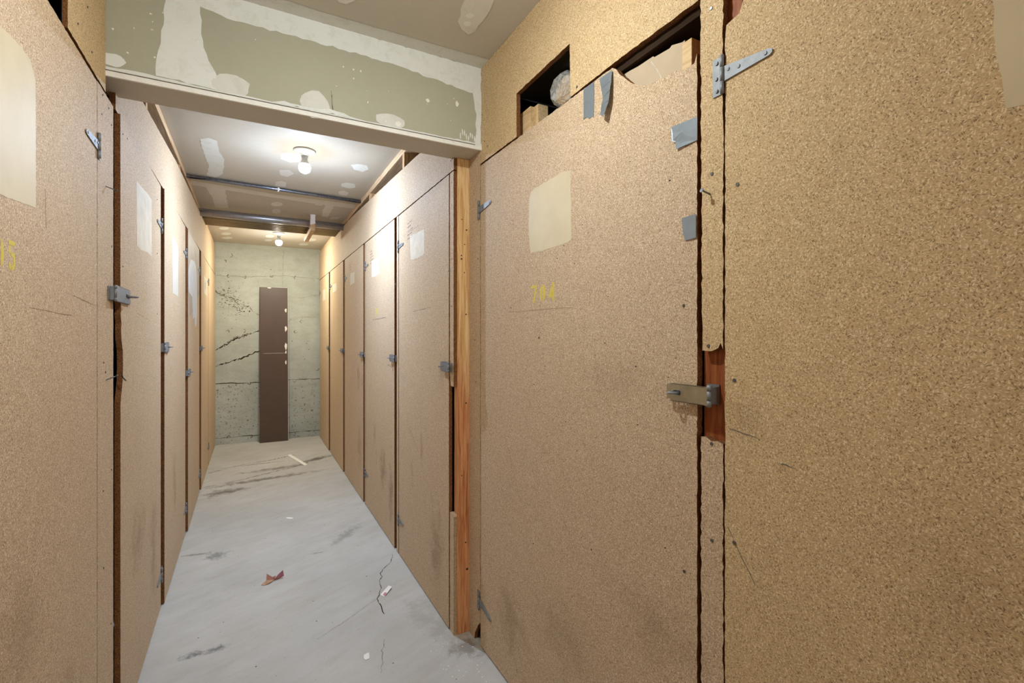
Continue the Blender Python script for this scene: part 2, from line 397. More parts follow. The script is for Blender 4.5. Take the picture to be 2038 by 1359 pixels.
# ------------------------------------------------------------------ room shell
b = MB(); b.box((-2.2, YBACK-0.1, -0.1), (2.7, YE+0.1, 0), 'concrete_floor')
for q in ribbon([tuple(on(2, 0, u, v)[:2]) for u, v in ((781,1103),(779,1118),(762,1133),(757,1140),(760,1148),(755,1156),(758,1168),(756,1180),(750,1192),(756,1202),(765,1222))], 0.0035, 0.003, 4): b.poly([(x, y, 0.0004) for x, y in q], 'crack')
for q in ribbon([tuple(on(2, 0, u, v)[:2]) for u, v in ((764,1272),(765,1283),(760,1295),(762,1315),(758,1340))], 0.0022, 0.003, 5): b.poly([(x, y, 0.0004) for x, y in q], 'crack_soft')
for q in ribbon([tuple(on(2, 0, u, v)[:2]) for u, v in ((750,1192),(730,1205),(708,1221),(684,1238),(660,1253),(632,1272))], 0.0014, 0.002, 5): b.poly([(x, y, 0.0004) for x, y in q], 'crack_soft')
for q in ribbon([(-0.37, 5.46), (-0.1, 5.66), (0.2, 5.74), (0.42, 5.86)], 0.012, 0.012, 16, 0.9): b.poly([(x, y, 0.0004) for x, y in q], 'crack_soft')
for q in ribbon([(-0.36, 4.98), (0.0, 5.12), (0.35, 5.32), (0.76, 5.62)], 0.010, 0.014, 16, 0.95): b.poly([(x, y, 0.0004) for x, y in q], 'crack_soft')
for k in range(90):                                     # grit pressed in the slab
    x, y = random.uniform(XL+0.05, XR-0.05), random.uniform(1.2, 6.5); r = random.uniform(0.0015, 0.004)
    b.poly([(px, py, 0.0005) for px, py in blob(x, y, r, r*0.8, 7)], 'crack')
for k in range(70):                                     # plaster crumbs by the corner post
    x, y = random.uniform(0.66, 0.84), random.uniform(1.55, 2.02); r = random.uniform(0.001, 0.003)
    b.poly([(px, py, 0.0006) for px, py in blob(x, y, r, r, 6)], 'gypsum_white')
o = b.build('floor'); tag(o, 'grey concrete floor slab with cracks and dark stains', kind='structure')

b = MB(); b.box((-2.2, YBACK-0.1, ZC), (2.7, YE+0.1, ZC+0.1), 'drywall_paper')
NC = [0]
def cpoly(pix, m, z=ZCM):
    NC[0] += 1; z -= NC[0]*0.00003
    pts = [tuple(on(2, ZC, u, v)[:2]) for u, v in pix]
    b.poly([(x, y, z) for x, y in jag(pts, 0.004, 0.03)], m)
cpoly([(398,277),(415,274),(432,280),(436,300),(447,318),(444,345),(428,354),(412,349),(416,330),(405,305)], 'mud')
cpoly([(560,306),(575,303),(598,309),(597,322),(578,323),(559,316)], 'mud_bright')
cpoly([(698,328),(712,326),(730,329),(733,337),(722,342),(704,337)], 'mud')
cpoly([(680,365),(690,363),(706,366),(707,373),(696,375),(680,371)], 'mud')
cpoly([(673,381),(684,379),(694,383),(690,389),(675,387)], 'mud_ceiling')
cpoly([(548,362),(560,360),(570,363),(568,372),(548,370)], 'mud_ceiling')
cpoly([(556,338),(575,338),(585,345),(572,352),(558,348)], 'mud_ceiling')
cpoly([(372,357),(460,372),(560,388),(640,398),(718,408),(712,416),(620,404),(540,392),(450,378),(382,368)], 'mud_ceiling')
cpoly([(410,372),(448,376),(452,400),(455,414),(428,412),(424,395)], 'mud_ceiling')
for c in ((551,406,12,4.5),(550,420,9,4.5),(446,454,10,3),(450,465,10,2.8),(452,473,11,2.5),(537,470,9,2.8),(534,478,8,2),(618,477,12,3),(604,486,10,2.2)):
    cpoly(blob(c[0], c[1], c[2], c[3], 12, 0.06), 'mud' if c[0] not in (551,550) else 'mud_ceiling')
cpoly([(650,404),(670,402),(660,418),(652,432),(640,430),(642,418)], 'mud_ceiling')
cpoly([(628,404),(645,406),(640,409),(626,407)], 'mud_ceiling'); cpoly([(660,432),(680,432),(672,436),(655,436)], 'mud_ceiling')
cpoly([(943,-25),(985,-14),(976,18),(946,62),(932,68),(919,58),(911,42),(922,4)], 'mud_ceiling')
for c in ((935,30,8,5),(930,46,8,5)): cpoly(blob(c[0], c[1], c[2], c[3], 12, 0.04), 'mud_bright', ZCM-0.0006)
cpoly([(665,-14),(700,-10),(706,0),(690,8),(674,4)], 'mud_ceiling')
b.poly([(x, y, ZCM) for x, y in jag([(XL-0.05, YB1), (XR+0.05, YB1), (XR+0.05, 2.15), (0.3, 2.17), (XL-0.05, 2.14)], 0.004, 0.03)], 'mud')
b.poly([(x, y, ZCM) for x, y in jag([(XL-0.05, 2.14), (0.3, 2.17), (XR+0.05, 2.15), (XR+0.05, 2.24), (0.2, 2.27), (XL-0.05, 2.25)], 0.008, 0.03)], 'mud_thin')
b.poly([(x, y, ZCM) for x, y in jag([(-0.39, 1.795), (0.3, 1.80), (XN, 1.79), (XN, YB0+0.01), (-0.39, YB0+0.01)], 0.003, 0.03)], 'mud_thin')
o = b.build('ceiling'); tag(o, 'unpainted drywall ceiling with dabs and bands of joint compound', kind='structure')

b = MB(); b.box((-2.2, YE, 0), (2.7, YE+0.1, ZC), 'concrete_wall')
yy = YE-0.0006
def wrib(pts, w, m='crack', jit=0.006, sub=8, wr=0.7):
    for q in ribbon(pts, w*0.6, jit, sub, wr): b.poly([(x, yy, z) for x, z in q], m)
def pw(*pix): return [(lambda p: (p.x, p.z))(on(1, YE, u, v)) for u, v in pix]
wrib(pw((426,548),(500,551),(565,549),(640,556)), 0.006, 'crack_soft')
wrib(pw((426,764),(518,761)), 0.012, 'crack'); wrib(pw((572,756),(640,753)), 0.010, 'crack')
wrib(pw((426,873),(518,865)), 0.010, 'crack'); wrib(pw((572,861),(640,856)), 0.008, 'crack')
wrib(pw((564,497),(564,520),(563,552)), 0.005, 'crack_soft'); wrib(pw((563,552),(562,577)), 0.004, 'crack_soft')
wrib(pw((572,590),(600,593),(640,585)), 0.004, 'crack_soft'); wrib(pw((572,640),(600,630),(638,632)), 0.004, 'crack_soft')
wrib(pw((427,698),(445,688),(470,674),(495,665),(520,657)), 0.016, 'crack', 0.012, 9, 0.9)
wrib(pw((452,682),(470,672),(500,663)), 0.022, 'crack_soft', 0.014, 12, 0.9)
wrib(pw((426,729),(450,722),(480,713),(518,698)), 0.020, 'crack', 0.010, 9, 0.8)
wrib(pw((430,580),(470,600),(518,628)), 0.012, 'crack_soft', 0.02, 14, 0.9)
for k in range(190):
    t = random.random(); c = pw((432+60*t+random.gauss(0, 5), 582+34*t+random.gauss(0, 6+10*math.sin(math.pi*t))))[0]
    r = random.uniform(0.003, 0.008); b.poly([(x, yy, z) for x, z in blob(c[0], c[1], r*1.3, r*0.6, 7, 0.4)], 'crack' if random.random() < 0.3 else 'crack_soft')
for (u, v) in ((455,549),(487,551),(540,549),(588,553),(453,660),(486,658),(588,660),(458,768),(472,766),(496,762),(586,758),(600,640),(500,868),(586,864),(448,520),(460,478+30),(632,735),(455,870)):
    c = pw((u, v))[0]
    a0 = random.uniform(0, 6.28); pts = [(c[0]+0.016*math.cos(a0+t*0.9)*random.uniform(.7, 1.2), c[1]+0.020*math.sin(a0+t*0.9)*random.uniform(.7, 1.2)) for t in range(5)]
    wrib(pts, 0.008, 'crack', 0.002, 3)
for k in range(150):
    x, z = random.uniform(XL, XR), random.uniform(0.1, 2.3)
    if z > 0.75 and random.random() < 0.6: z = random.uniform(0.1, 0.7)
    r = random.uniform(0.002, 0.006); b.poly([(px, yy, pz) for px, pz in blob(x, z, r, r*0.8, 7, 0.3)], 'crack')
o = b.build('wall_end'); tag(o, 'bare board-formed concrete wall with cracks and honeycombing', kind='structure')

b = MB(); b.box((-2.2, YBACK-0.1, 0), (2.7, YBACK, ZC), 'drywall_paper'); tag(b.build('wall_back'), 'plain drywall across the near end of the hall', kind='structure')
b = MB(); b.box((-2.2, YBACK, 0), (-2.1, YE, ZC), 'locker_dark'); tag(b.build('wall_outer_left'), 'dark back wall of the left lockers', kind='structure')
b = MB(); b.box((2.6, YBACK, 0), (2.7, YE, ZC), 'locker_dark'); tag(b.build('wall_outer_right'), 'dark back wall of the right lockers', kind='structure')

# --- boxed beam across the hall
b = MB()
b.box((-0.46, YB0, ZB+0.002), (XN, YB1, ZC-0.0002), 'greenboard')
b.box((-0.46, YB0+0.001, ZB), (XN, YB1-0.001, ZB+0.003), 'drywall_paper')
yf = YB0-0.0008
NB = [0]
def bp(pts, m, y=yf, amp=0.004):
    NB[0] += 1; y -= NB[0]*0.00002
    b.poly([(x, y, z) for x, z in jag(pts, amp, 0.02)], m)
bp([(-0.46, ZC), (-0.46, 2.405), (-0.24, 2.40), (-0.05, 2.372), (0.2, 2.375), (0.5, 2.368), (0.8, 2.335), (XN, 2.34), (XN, ZC)], 'mud')
bp([(-0.238, 2.41), (-0.245, 2.30), (-0.262, 2.20), (-0.265, 2.135), (-0.08, 2.13), (-0.125, 2.22), (-0.145, 2.30), (-0.150, 2.41)], 'mud')
bp([(-0.46, ZB+0.002), (-0.46, ZB+0.026), (-0.30, ZB+0.03), (-0.1, ZB+0.022), (0.2, ZB+0.024), (0.5, ZB+0.022), (XN, ZB+0.026), (XN, ZB+0.002)], 'mud', yf-0.0004, 0.002)
bp([(0.825, ZB+0.01), (0.833, 2.25), (0.815, 2.34), (XN, 2.35), (XN, ZB+0.01)], 'mud', yf-0.0006)
for c, m in (((-0.06, 2.155, 0.055, 0.038), 'mud_thin'), ((0.20, 2.150, 0.052, 0.048), 'mud_thin'), ((0.47, 2.148, 0.058, 0.026), 'mud_thin'), ((0.50, 2.142, 0.011, 0.011), 'mud_bright'),
        ((0.62, 2.26, 0.008, 0.007), 'mud_bright'), ((0.745, 2.275, 0.007, 0.012), 'mud_bright'), ((-0.37, 2.155, 0.03, 0.02), 'mud')):
    bp(blob(*c, 14, 0.10 if c[2] > 0.02 else 0.2), m, yf-0.0002, 0.001)
for k in range(9):
    bp(blob(0.76+k*0.009, 2.155+random.uniform(-.012, .012), 0.003, 0.012, 8, 0.3), 'mud', yf-0.0003, 0.0005)
for k in range(26):
    bp(blob(random.uniform(-0.45, 0.8), random.uniform(2.14, 2.34), random.uniform(.001, .004), random.uniform(.001, .004), 7, 0.4), 'mud_bright', yf-0.0003, 0.0002)
for p in ([(0.255, 2.21), (0.258, 2.165), (0.262, 2.13)],):
    for q in ribbon(p, 0.0015, 0.001, 5): b.poly([(x, yf-0.0004, z) for x, z in q], 'crack')
# ragged torn tape along the lower corner
bp([(0.06, ZB+0.022), (0.10, ZB+0.034), (0.20, ZB+0.030), (0.245, ZB+0.04), (0.30, ZB+0.034), (0.36, ZB+0.022)], 'mud', yf-0.0005, 0.004)
b.box((-0.46, YB0-0.004, ZB-0.002), (XN, YB0+0.004, ZB+0.014), 'mud_bright')
b.box((XL-0.02, YB0-0.006, ZB+0.0145), (XN-0.03, YB0-0.001, ZB+0.0165), 'crack_soft')
o = b.build('beam'); tag(o, 'drywall boxed beam with smeared joint compound across the passage', kind='structure')

# ------------------------------------------------------------------ frame boards and studs
def nail_heads(parent, pts, s, r=0.0035, m='nail_steel', name='nail_head'):
    """pts: (out, y, z) on a wall face; s=+1 for the right hand side"""
    for (x, y, z) in pts:
        q = MB(); q.tube([(x, y, z), (x - s*0.0016, y, z)], [r, r*0.8], m, 10); q.build(name, parent)
def board(name, parent, s, xf, outline, mat='particleboard', edge='board_edge', th=T, amp=0.0012, label=None):
    """sheet with its face in the plane x=xf, outline (y,z), thickness into the lockers"""
    q = MB(); q.prism([(xf, y, z) for y, z in jag(outline, amp)], (s*th, 0, 0), mat, edge)
    return q.build(name, parent, label=label)

# left wall
wl = empty('wall_left'); tag(wl, 'left partition of particleboard fascia and studs above the locker doors', kind='structure')
board('fascia_panel', wl, -1, XL, [(1.985, ZD+0.006), (YE-0.002, ZD+0.006), (YE-0.002, 2.415), (4.96, 2.375), (3.39, 2.333), (2.43, 2.265), (1.985, 2.235)])
board('fascia_panel', wl, -1, XL, [(1.523, ZD+0.012), (YB0-0.001, ZD+0.009), (YB0-0.001, ZC-0.001), (1.523, ZC-0.001)], 'particleboard_raw', 'board_edge', 0.010)
board('fascia_panel', wl, -1, XL, [(YBACK, 2.063), (0.62, 2.063), (0.62, ZC-0.001), (YBACK, ZC-0.001)], 'particleboard_raw')
board('frame_strip', wl, -1, XL, [(1.7755, 0.0), (1.955, 0.0), (1.955, ZD+0.003), (1.7755, ZD+0.001)])
board('infill_board', wl, -1, XL, [(5.79, 0.0), (YE-0.002, 0.0), (YE-0.002, ZD), (5.79, ZD)])
board('infill_board', wl, -1, XL, [(YBACK, 0.0), (0.86, 0.0), (0.86, ZD), (YBACK, ZD)])
nail_heads(wl, [(XL, 1.83, 2.03), (XL, 1.90, 2.02), (XL, 1.93, 1.98), (XL, 1.82, 1.97), (XL, 1.935, 1.60), (XL, 1.84, 1.24), (XL, 1.86, 1.21), (XL, 1.835, 0.86), (XL, 1.93, 0.9), (XL, 1.84, 0.63), (XL, 1.925, 0.42), (XL, 1.60, 2.11), (XL, 1.68, 2.2), (XL, 1.72, 2.1)], -1, 0.003, 'zinc_dark')
for (y, z, dz) in ((1.868, 1.768, -0.003), (1.872, 1.190, 0.006)):
    q = MB(); q.tube([(XL-0.005, y-0.008, z-dz), (XL+0.022, y+0.012, z+dz)], 0.0016, 'nail_steel', 8); q.tube([(XL+0.022, y+0.012, z+dz), (XL+0.024, y+0.0135, z+dz)], 0.004, 'nail_steel', 10)
    q.build('bent_nail', wl)
q = MB(); q.box((XL-T-0.089, 2.03, ZC-0.040), (XL-T+0.002, YE, ZC-0.0006), 'lumber_along'); q.build('top_plate', wl)
for y in (2.60, 3.72, 4.78, 5.72, 6.68):
    q = MB(); q.box((XL-T-0.089, y, 0.0), (XL-T-0.001, y+0.038, ZC-0.040), 'lumber'); q.build('stud', wl)
for y in (1.975, 1.47, 0.80):
    q = MB(); q.box((XL-T-0.089-0.02, y, 0.0), (XL-T-0.018, y+0.038, ZC-0.001), 'lumber'); q.build('stud', wl)
for y in (1.985, 2.87, 3.85, 4.83):                      # rails behind the door edges, in shade
    pass

# right corridor wall
wr = empty('wall_right'); tag(wr, 'right corridor partition of particleboard fascia, strips and studs', kind='structure')
board('fascia_panel', wr, 1, XR, [(1.995, ZD+0.006), (YE-0.002, ZD+0.006), (YE-0.002, 2.405), (4.46, 2.374), (3.33, 2.325), (2.57, 2.29), (2.02, 2.25), (2.02, 2.10), (1.995, 2.10)])
board('frame_strip', wr, 1, XR, [(1.997, 1.095), (2.03, 1.095), (2.042, 1.14), (2.042, ZD), (1.997, ZD)], 'particleboard', 'board_edge', amp=0.0015)
board('frame_strip', wr, 1, XR, [(1.997, 0.0), (2.042, 0.0), (2.042, 0.53), (2.025, 0.535), (2.01, 0.53), (1.997, 0.52)], 'particleboard', 'board_edge_pale', amp=0.0015)
for y0, y1 in ((2.905, 2.945), (3.868, 3.895), (4.812, 4.835), (5.785, 5.815)):
    board('frame_strip', wr, 1, XR, [(y0, 0.0), (y1, 0.0), (y1, ZD), (y0, ZD)])
nail_heads(wr, [(XR, 2.02, 1.90), (XR, 2.02, 1.66), (XR, 2.02, 1.45), (XR, 2.02, 2.0), (XR, 2.92, 1.99), (XR, 2.92, 1.35), (XR, 2.92, 2.10), (XR, 2.03, 2.10)], 1, 0.0028, 'zinc_dark')
q = MB(); q.tube([(XR+0.005, 2.05, 1.618), (XR-0.018, 2.015, 1.604)], 0.0014, 'nail_steel', 8); q.build('bent_nail', wr)
q = MB(); q.tube([(XR+0.01, 2.96, 1.655), (XR-0.02, 2.90, 1.63), (XR-0.022, 2.895, 1.62)], 0.0014, 'nail_steel', 8); q.build('bent_nail', wr)
q = MB(); q.box((XR+T, 2.03, ZC-0.040), (XR+T+0.089, YE, ZC-0.0006), 'lumber_along'); q.build('top_plate', wr)
for y in (2.84, 3.78, 4.74, 5.70, 6.66):
    q = MB(); q.box((XR+T+0.001, y, 0.0), (XR+T+0.089, y+0.038, ZC-0.040), 'lumber'); q.build('stud', wr)

# corner post where the corridor narrows
q = MB(); q.box((XR+T+0.0005, 1.994, 0.0), (XN+0.03, 2.032, ZB-0.0005), 'post_wood')
def knot(x, z, r):
    q.poly([(px, 1.9935, pz) for px, pz in blob(x, z, r, r*0.8, 10, 0.2)], 'crack')
for x, z, r in ((0.842, 1.79, 0.004), (0.833, 1.725, 0.003), (0.818, 1.66, 0.0045), (0.832, 1.60, 0.003), (0.84, 1.415, 0.004), (0.84, 1.02, 0.004), (0.82, 0.70, 0.003), (0.838, 0.40, 0.004), (0.845, 0.28, 0.006), (0.82, 1.835, 0.003), (0.818, 1.675, 0.0035)): knot(x, z, r)
o = q.build('corner_post', bevel=0.002); tag(o, 'bare reddish lumber post beside the narrowing of the passage', kind='structure')

# near right wall
wn = empty('wall_right_near'); tag(wn, 'near right partition of raw particleboard above and between the wide doors', kind='structure')
fas = [(YB0+0.005, ZD+0.004), (1.555, ZD+0.004), (1.555, 2.208), (1.218, 2.212), (1.214, ZD+0.002), (1.10, ZD+0.004), (0.96, ZD+0.006), (0.735, ZD+0.004), (0.735, ZC-0.001), (YB0+0.005, ZC-0.001)]
board('fascia_panel', wn, 1, XN, fas, 'particleboard_raw', 'board_edge')
board('fascia_panel', wn, 1, XN, [(0.660, 2.07), (0.660, ZC-0.001), (YBACK, ZC-0.001), (YBACK, 2.07)], 'particleboard_raw', 'board_edge')
board('frame_strip', wn, 1, XN, [(1.8745, 0.10), (1.90, 0.075), (1.93, 0.03), (1.935, 0.0), (1.993, 0.0), (1.993, ZB-0.001), (YB0+0.006, ZB-0.001), (YB0+0.006, ZD+0.003), (1.8745, ZD+0.003)])
board('frame_strip', wn, 1, XN, [(0.672, 1.292), (0.672, ZC-0.001), (0.731, ZC-0.001), (0.728, 1.9), (0.724, 1.288), (0.700, 1.287), (0.684, 1.294), (0.678, 1.305)], 'particleboard_raw', 'board_edge', amp=0.002, label='raw particleboard strip above the bare wood gap')
board('frame_strip', wn, 1, XN, [(0.672, 0.0), (0.727, 0.0), (0.727, 1.102), (0.715, 1.104), (0.70, 1.097), (0.685, 1.100), (0.672, 1.097)], 'particleboard', 'board_edge', amp=0.002)
q = MB(); q.box((XN+T+0.001, 0.640, 0.0), (XN+T+0.089, 0.733, ZC-0.001), 'lumber_red'); q.build('stud', wn, label='bare reddish stud showing through the gap in the strip')
q = MB(); q.box((XN+T+0.02, 1.95, 0.0), (XN+T+0.089, 1.988, ZC-0.001), 'lumber'); q.build('stud', wn)
q = MB(); q.box((XN+T+0.022, 0.76, ZD-0.012), (XN+T+0.060, 1.93, ZD+0.022), 'lumber_along'); q.build('header_rail', wn)
board('infill_board', wn, 1, XN, [(YBACK, 0.0), (-0.48, 0.0), (-0.48, 2.06), (YBACK, 2.06)])
nail_heads(wn, [(XN, 0.699, 1.661), (XN, 0.701, 2.011), (XN, 0.700, 1.112-0.02), (XN, 0.699, 0.888), (XN, 0.708, 1.298), (XN, 1.18, 2.062), (XN, 0.735+0.06, 2.09)], 1, 0.0042)
nail_heads(wn, [(XN, 1.80, 2.10), (XN, 1.83, 2.13), (XN, 1.855, 2.25), (XN, 1.90, 1.65), (XN, 1.93, 1.3), (XN, 1.92, 1.12), (XN, 1.96, 1.55)], 1, 0.0025, 'zinc_dark')
q = MB(); q.tube([(XN+0.004, 0.703, 1.618), (XN-0.020, 0.708, 1.626)], 0.0018, 'nail_steel', 8); q.tube([(XN-0.020, 0.708, 1.626), (XN-0.0216, 0.7083, 1.6264)], 0.0048, 'zinc', 12); q.build('protruding_nail', wn)

# locker side partitions, seen only through the gaps
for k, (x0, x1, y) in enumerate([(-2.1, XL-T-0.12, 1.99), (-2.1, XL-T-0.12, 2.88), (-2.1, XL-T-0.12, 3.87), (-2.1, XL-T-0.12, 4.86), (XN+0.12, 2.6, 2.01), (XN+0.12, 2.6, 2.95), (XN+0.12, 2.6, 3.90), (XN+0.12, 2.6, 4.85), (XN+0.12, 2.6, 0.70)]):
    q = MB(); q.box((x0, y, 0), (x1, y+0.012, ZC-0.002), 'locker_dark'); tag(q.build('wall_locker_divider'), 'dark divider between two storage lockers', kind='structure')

# ------------------------------------------------------------------ door hardware
def hinge_mb(s, z, strap, h, far, out=0.0, tilt=0.0):
    """T hinge: pin at y=0, strap running towards -y (the door), leaf on the frame at +y"""
    root = MB(); r = 0.0042; o = out + 0.0015
    dy = -1
    w = h*0.20
    # strap, tapering, with a blunt rounded tip
    pts = [(0, w), (0, -w), (dy*strap*0.95, -0.0065+tilt), (dy*strap, -0.003+tilt), (dy*strap, 0.003+tilt), (dy*strap*0.95, 0.0065+tilt)]
    root.prism([(-s*o, y, z+q) for y, q in pts], (-s*0.002, 0, 0), 'zinc')
    return root
def add_hinge(parent, s, z, strap=0.125, h=0.072, mat='zinc', leaf=0.028, at=0.0, tilt=0.0):
    H = hinge_mb(s, z, strap, h, True, 0, tilt)
    H2 = MB()
    H2.slot(mat)
    H.mats = [mat]
    e = H.build('hinge_strap', None)
    root = empty('hinge', (0, at, 0), 0, parent); e.parent = root
    q = MB(); q.box((-s*0.0005, 0.002, z-h/2), (-s*0.0028, leaf, z+h/2), mat); q.build('hinge_leaf', root)
    q = MB()
    for a, c in ((-0.5, -0.19), (-0.18, 0.18), (0.19, 0.5)): q.tube([(-s*0.0045, 0, z+h*a), (-s*0.0045, 0, z+h*c)], 0.0042, mat, 12)
    q.build('hinge_pin', root)
    for (yy_, zz_) in ((leaf*0.55, h*0.36), (leaf*0.6, -0.004), (leaf*0.55, -h*0.38), (-0.014, 0.004), (-0.038, 0.0+tilt*0.35), (-strap*0.88, 0.0+tilt*0.9)):
        q = MB(); q.tube([(-s*0.0028, yy_, z+zz_), (-s*0.0052, yy_, z+zz_)], [0.0042, 0.003], mat, 12)
        q.box((-s*0.0050, yy_-0.0030, z+zz_-0.0006), (-s*0.0054, yy_+0.0030, z+zz_+0.0006), 'zinc_dark'); q.build('screw', root)
    return root
def add_hasp(parent, s, y_pin, z, length=0.10, h=0.038, out=0.006, mat='zinc', slot=(0.66, 0.90), staple_out=0.022, leaf=0.02, drop=0.0, inset=0.0):
    """hasp pinned on the frame strip at y_pin, plate running towards +y across the gap onto the door"""
    root = empty('hasp', (0, 0, 0), 0, parent)
    y0, y1 = y_pin+0.004, y_pin+length; a, b_ = y_pin+length*slot[0], y_pin+length*slot[1]
    q = MB(); x0, x1 = -s*out, -s*(out+0.0022); sh = h*0.14
    q.box((x0, y0, z-h/2), (x1, a, z+h/2), mat); q.box((x0, b_, z-h/2*0.8), (x1, y1, z+h/2*0.8), mat)
    q.box((x0, a, z+sh), (x1, b_, z+h/2), mat); q.box((x0, a, z-h/2), (x1, b_, z-sh), mat)
    q.box((-s*(out-0.004), y0+0.004, z+h/2-0.0016), (x1, y1-0.004, z+h/2), mat); q.box((-s*(out-0.004), y0+0.004, z-h/2), (x1, y1-0.004, z-h/2+0.0016), mat)
    q.build('hasp_plate', root)
    q = MB()
    for c0, c1 in ((-0.5, -0.28), (-0.27, 0.27), (0.28, 0.5)): q.tube([(-s*out, y_pin, z+h*c0), (-s*out, y_pin, z+h*c1)], 0.0040, mat, 12)
    q.box((-s*(0.0005-inset), y_pin-leaf, z-h*0.42), (-s*(0.0025-inset), y_pin, z+h*0.42), mat)
    if inset: q.box((-s*(0.0005-inset), y_pin-0.002, z-h*0.42), (-s*out, y_pin, z+h*0.42), mat)
    q.build('hasp_hinge', root)
    q = MB(); ym = (a+b_)/2; rr = (b_-a)*0.34
    pts = [(-s*0.001, ym-rr, z)] + [(-s*(out+staple_out*0.55+staple_out*0.45*math.sin(t)), ym-rr*math.cos(t), z-drop) for t in [math.pi*k/10 for k in range(11)]] + [(-s*0.001, ym+rr, z)]
    q.tube(pts, 0.0028, mat, 10); q.box((-s*0.0003, ym-0.014, z-0.012), (-s*0.002, ym+0.014, z+0.012), mat)
    q.build('staple', root)
    return root

# stencil digits on a 4 x 6 cell, as filled shapes split by the stencil's bridges
GL = {'7': [[(0, 6), (3.6, 6), (3.6, 5.1), (0, 5.1)], [(2.4, 4.8), (3.5, 4.8), (2.0, 0), (0.8, 0)]],
      '0': [[(1.5, 0.1), (1.5, 5.9), (0.5, 5.0), (0.1, 3.8), (0.1, 2.2), (0.5, 1.0)], [(2.3, 0.1), (2.3, 5.9), (3.3, 5.0), (3.7, 3.8), (3.7, 2.2), (3.3, 1.0)]],
      '4': [[(2.5, 0), (2.5, 6), (3.5, 6), (3.5, 0)], [(2.1, 5.2), (0.2, 1.9), (0.2, 1.2), (2.1, 1.2)]],
      '5': [[(0.4, 6), (3.6, 6), (3.6, 5.1), (0.4, 5.1)], [(0.4, 4.9), (1.3, 4.9), (1.3, 3.4), (0.4, 3.4)], [(1.5, 3.7), (2.8, 3.7), (3.7, 2.9), (3.7, 1.2), (2.8, 0), (1.9, 0), (1.9, 0.8), (2.7, 1.2), (2.7, 2.6), (1.5, 2.9)], [(0.2, 1.4), (1.2, 1.4), (1.5, 0.8), (1.5, 0), (0.6, 0.3)]],
      '1': [[(1.4, 0), (2.5, 0), (2.5, 6), (1.4, 6)]],
      '3': [[(0.2, 6), (3.2, 6), (3.6, 5.2), (2.6, 3.4), (1.6, 3.4), (2.2, 5.1), (0.2, 5.1)], [(1.6, 3.0), (2.8, 3.0), (3.7, 2.2), (3.4, 0.6), (2.2, 0), (0.4, 0.4), (0.6, 1.2), (2.2, 1.0), (2.5, 2.2)]],
      '2': [[(0.1, 5.0), (1.0, 6), (2.8, 6), (3.6, 5), (3.5, 3.9), (2.6, 3.2), (2.4, 4.8), (1.0, 5.0)], [(0.1, 0), (3.7, 0), (3.7, 0.9), (1.2, 0.9), (2.2, 2.8), (1.6, 3.0), (0.1, 1.0)]],
      '6': [[(1.5, 0.1), (1.5, 5.9), (0.5, 5.0), (0.1, 3.8), (0.1, 2.2), (0.5, 1.0)], [(2.3, 0.1), (2.3, 3.4), (3.3, 3.0), (3.7, 2.2), (3.7, 1.2), (3.3, 0.5)], [(2.2, 5.9), (3.4, 5.2), (3.2, 4.5), (2.2, 5.0)]]}
def digits(parent, s, x, txt, y_first, z0, h, mat, wf=1.0, gap=1.35, loc_y=0.0):
    """digits painted on a door face, reading left to right as one faces the door"""
    u = h/6; e = s*-1
    for i, ch in enumerate(txt):
        if ch == ' ': continue
        q = MB(); yb = y_first - s*i*u*4*gap*wf
        for pl in GL[ch]:
            pts = jag([(px*u*wf, pz*u) for px, pz in pl], 0.0005, 0.006)
            q.prism([(-s*x, yb - s*px - loc_y, z0+pz) for px, pz in pts], (-s*0.0003, 0, 0), mat)
        q.build('stencilled_digit', parent)
def patch(parent, s, pts, mat='cream_paint', x=0.0, loc_y=0.0, name='paint_patch', label=None, amp=0.0015, step=0.015):
    q = MB(); q.prism([(-s*x, y-loc_y, z) for y, z in jag(pts, amp, step)], (-s*0.0004, 0, 0), mat)
    return q.build(name, parent, label=label)

def door(s, xf, y0, y1, label, hinges, hasp=None, ajar=0.0, outline=None, mat='particleboard', edge='board_edge', gr=None, zb=0.006, hinge_kw=None):
    """one locker door: pin line at y1 (its far side); local origin there"""
    rt = empty('locker_door', (xf, y1, 0), -s*ajar)
    tag(rt, label, 'door', gr)
    ol = outline or [(y0, zb), (y1, zb), (y1, ZD-0.002), (y0, ZD-0.002)]
    q = MB(); q.prism([(0, y-y1, z) for y, z in jag(ol, 0.0012)], (s*T, 0, 0), mat, edge)
    q.build('door_panel', rt)
    for z in hinges: add_hinge(rt, s, z, at=0.002, **(hinge_kw or {}))
    if hasp:
        kw = dict(hasp); yp = kw.pop('y'); z = kw.pop('z'); add_hasp(rt, s, yp-y1, z, **kw)
    return rt
def scuffs(parent, s, y1, items, mat='scuff_faint', w=0.0013):
    for pts in items:
        q = MB()
        for a in ribbon([(y-y1, z) for y, z in pts], w, 0.0015, 5): q.poly([(-s*0.0004, y, z) for y, z in a], mat)
        q.build('scuff_mark', parent)

GR_L = 'locker doors along the left side'; GR_R = 'locker doors along the right side of the corridor'
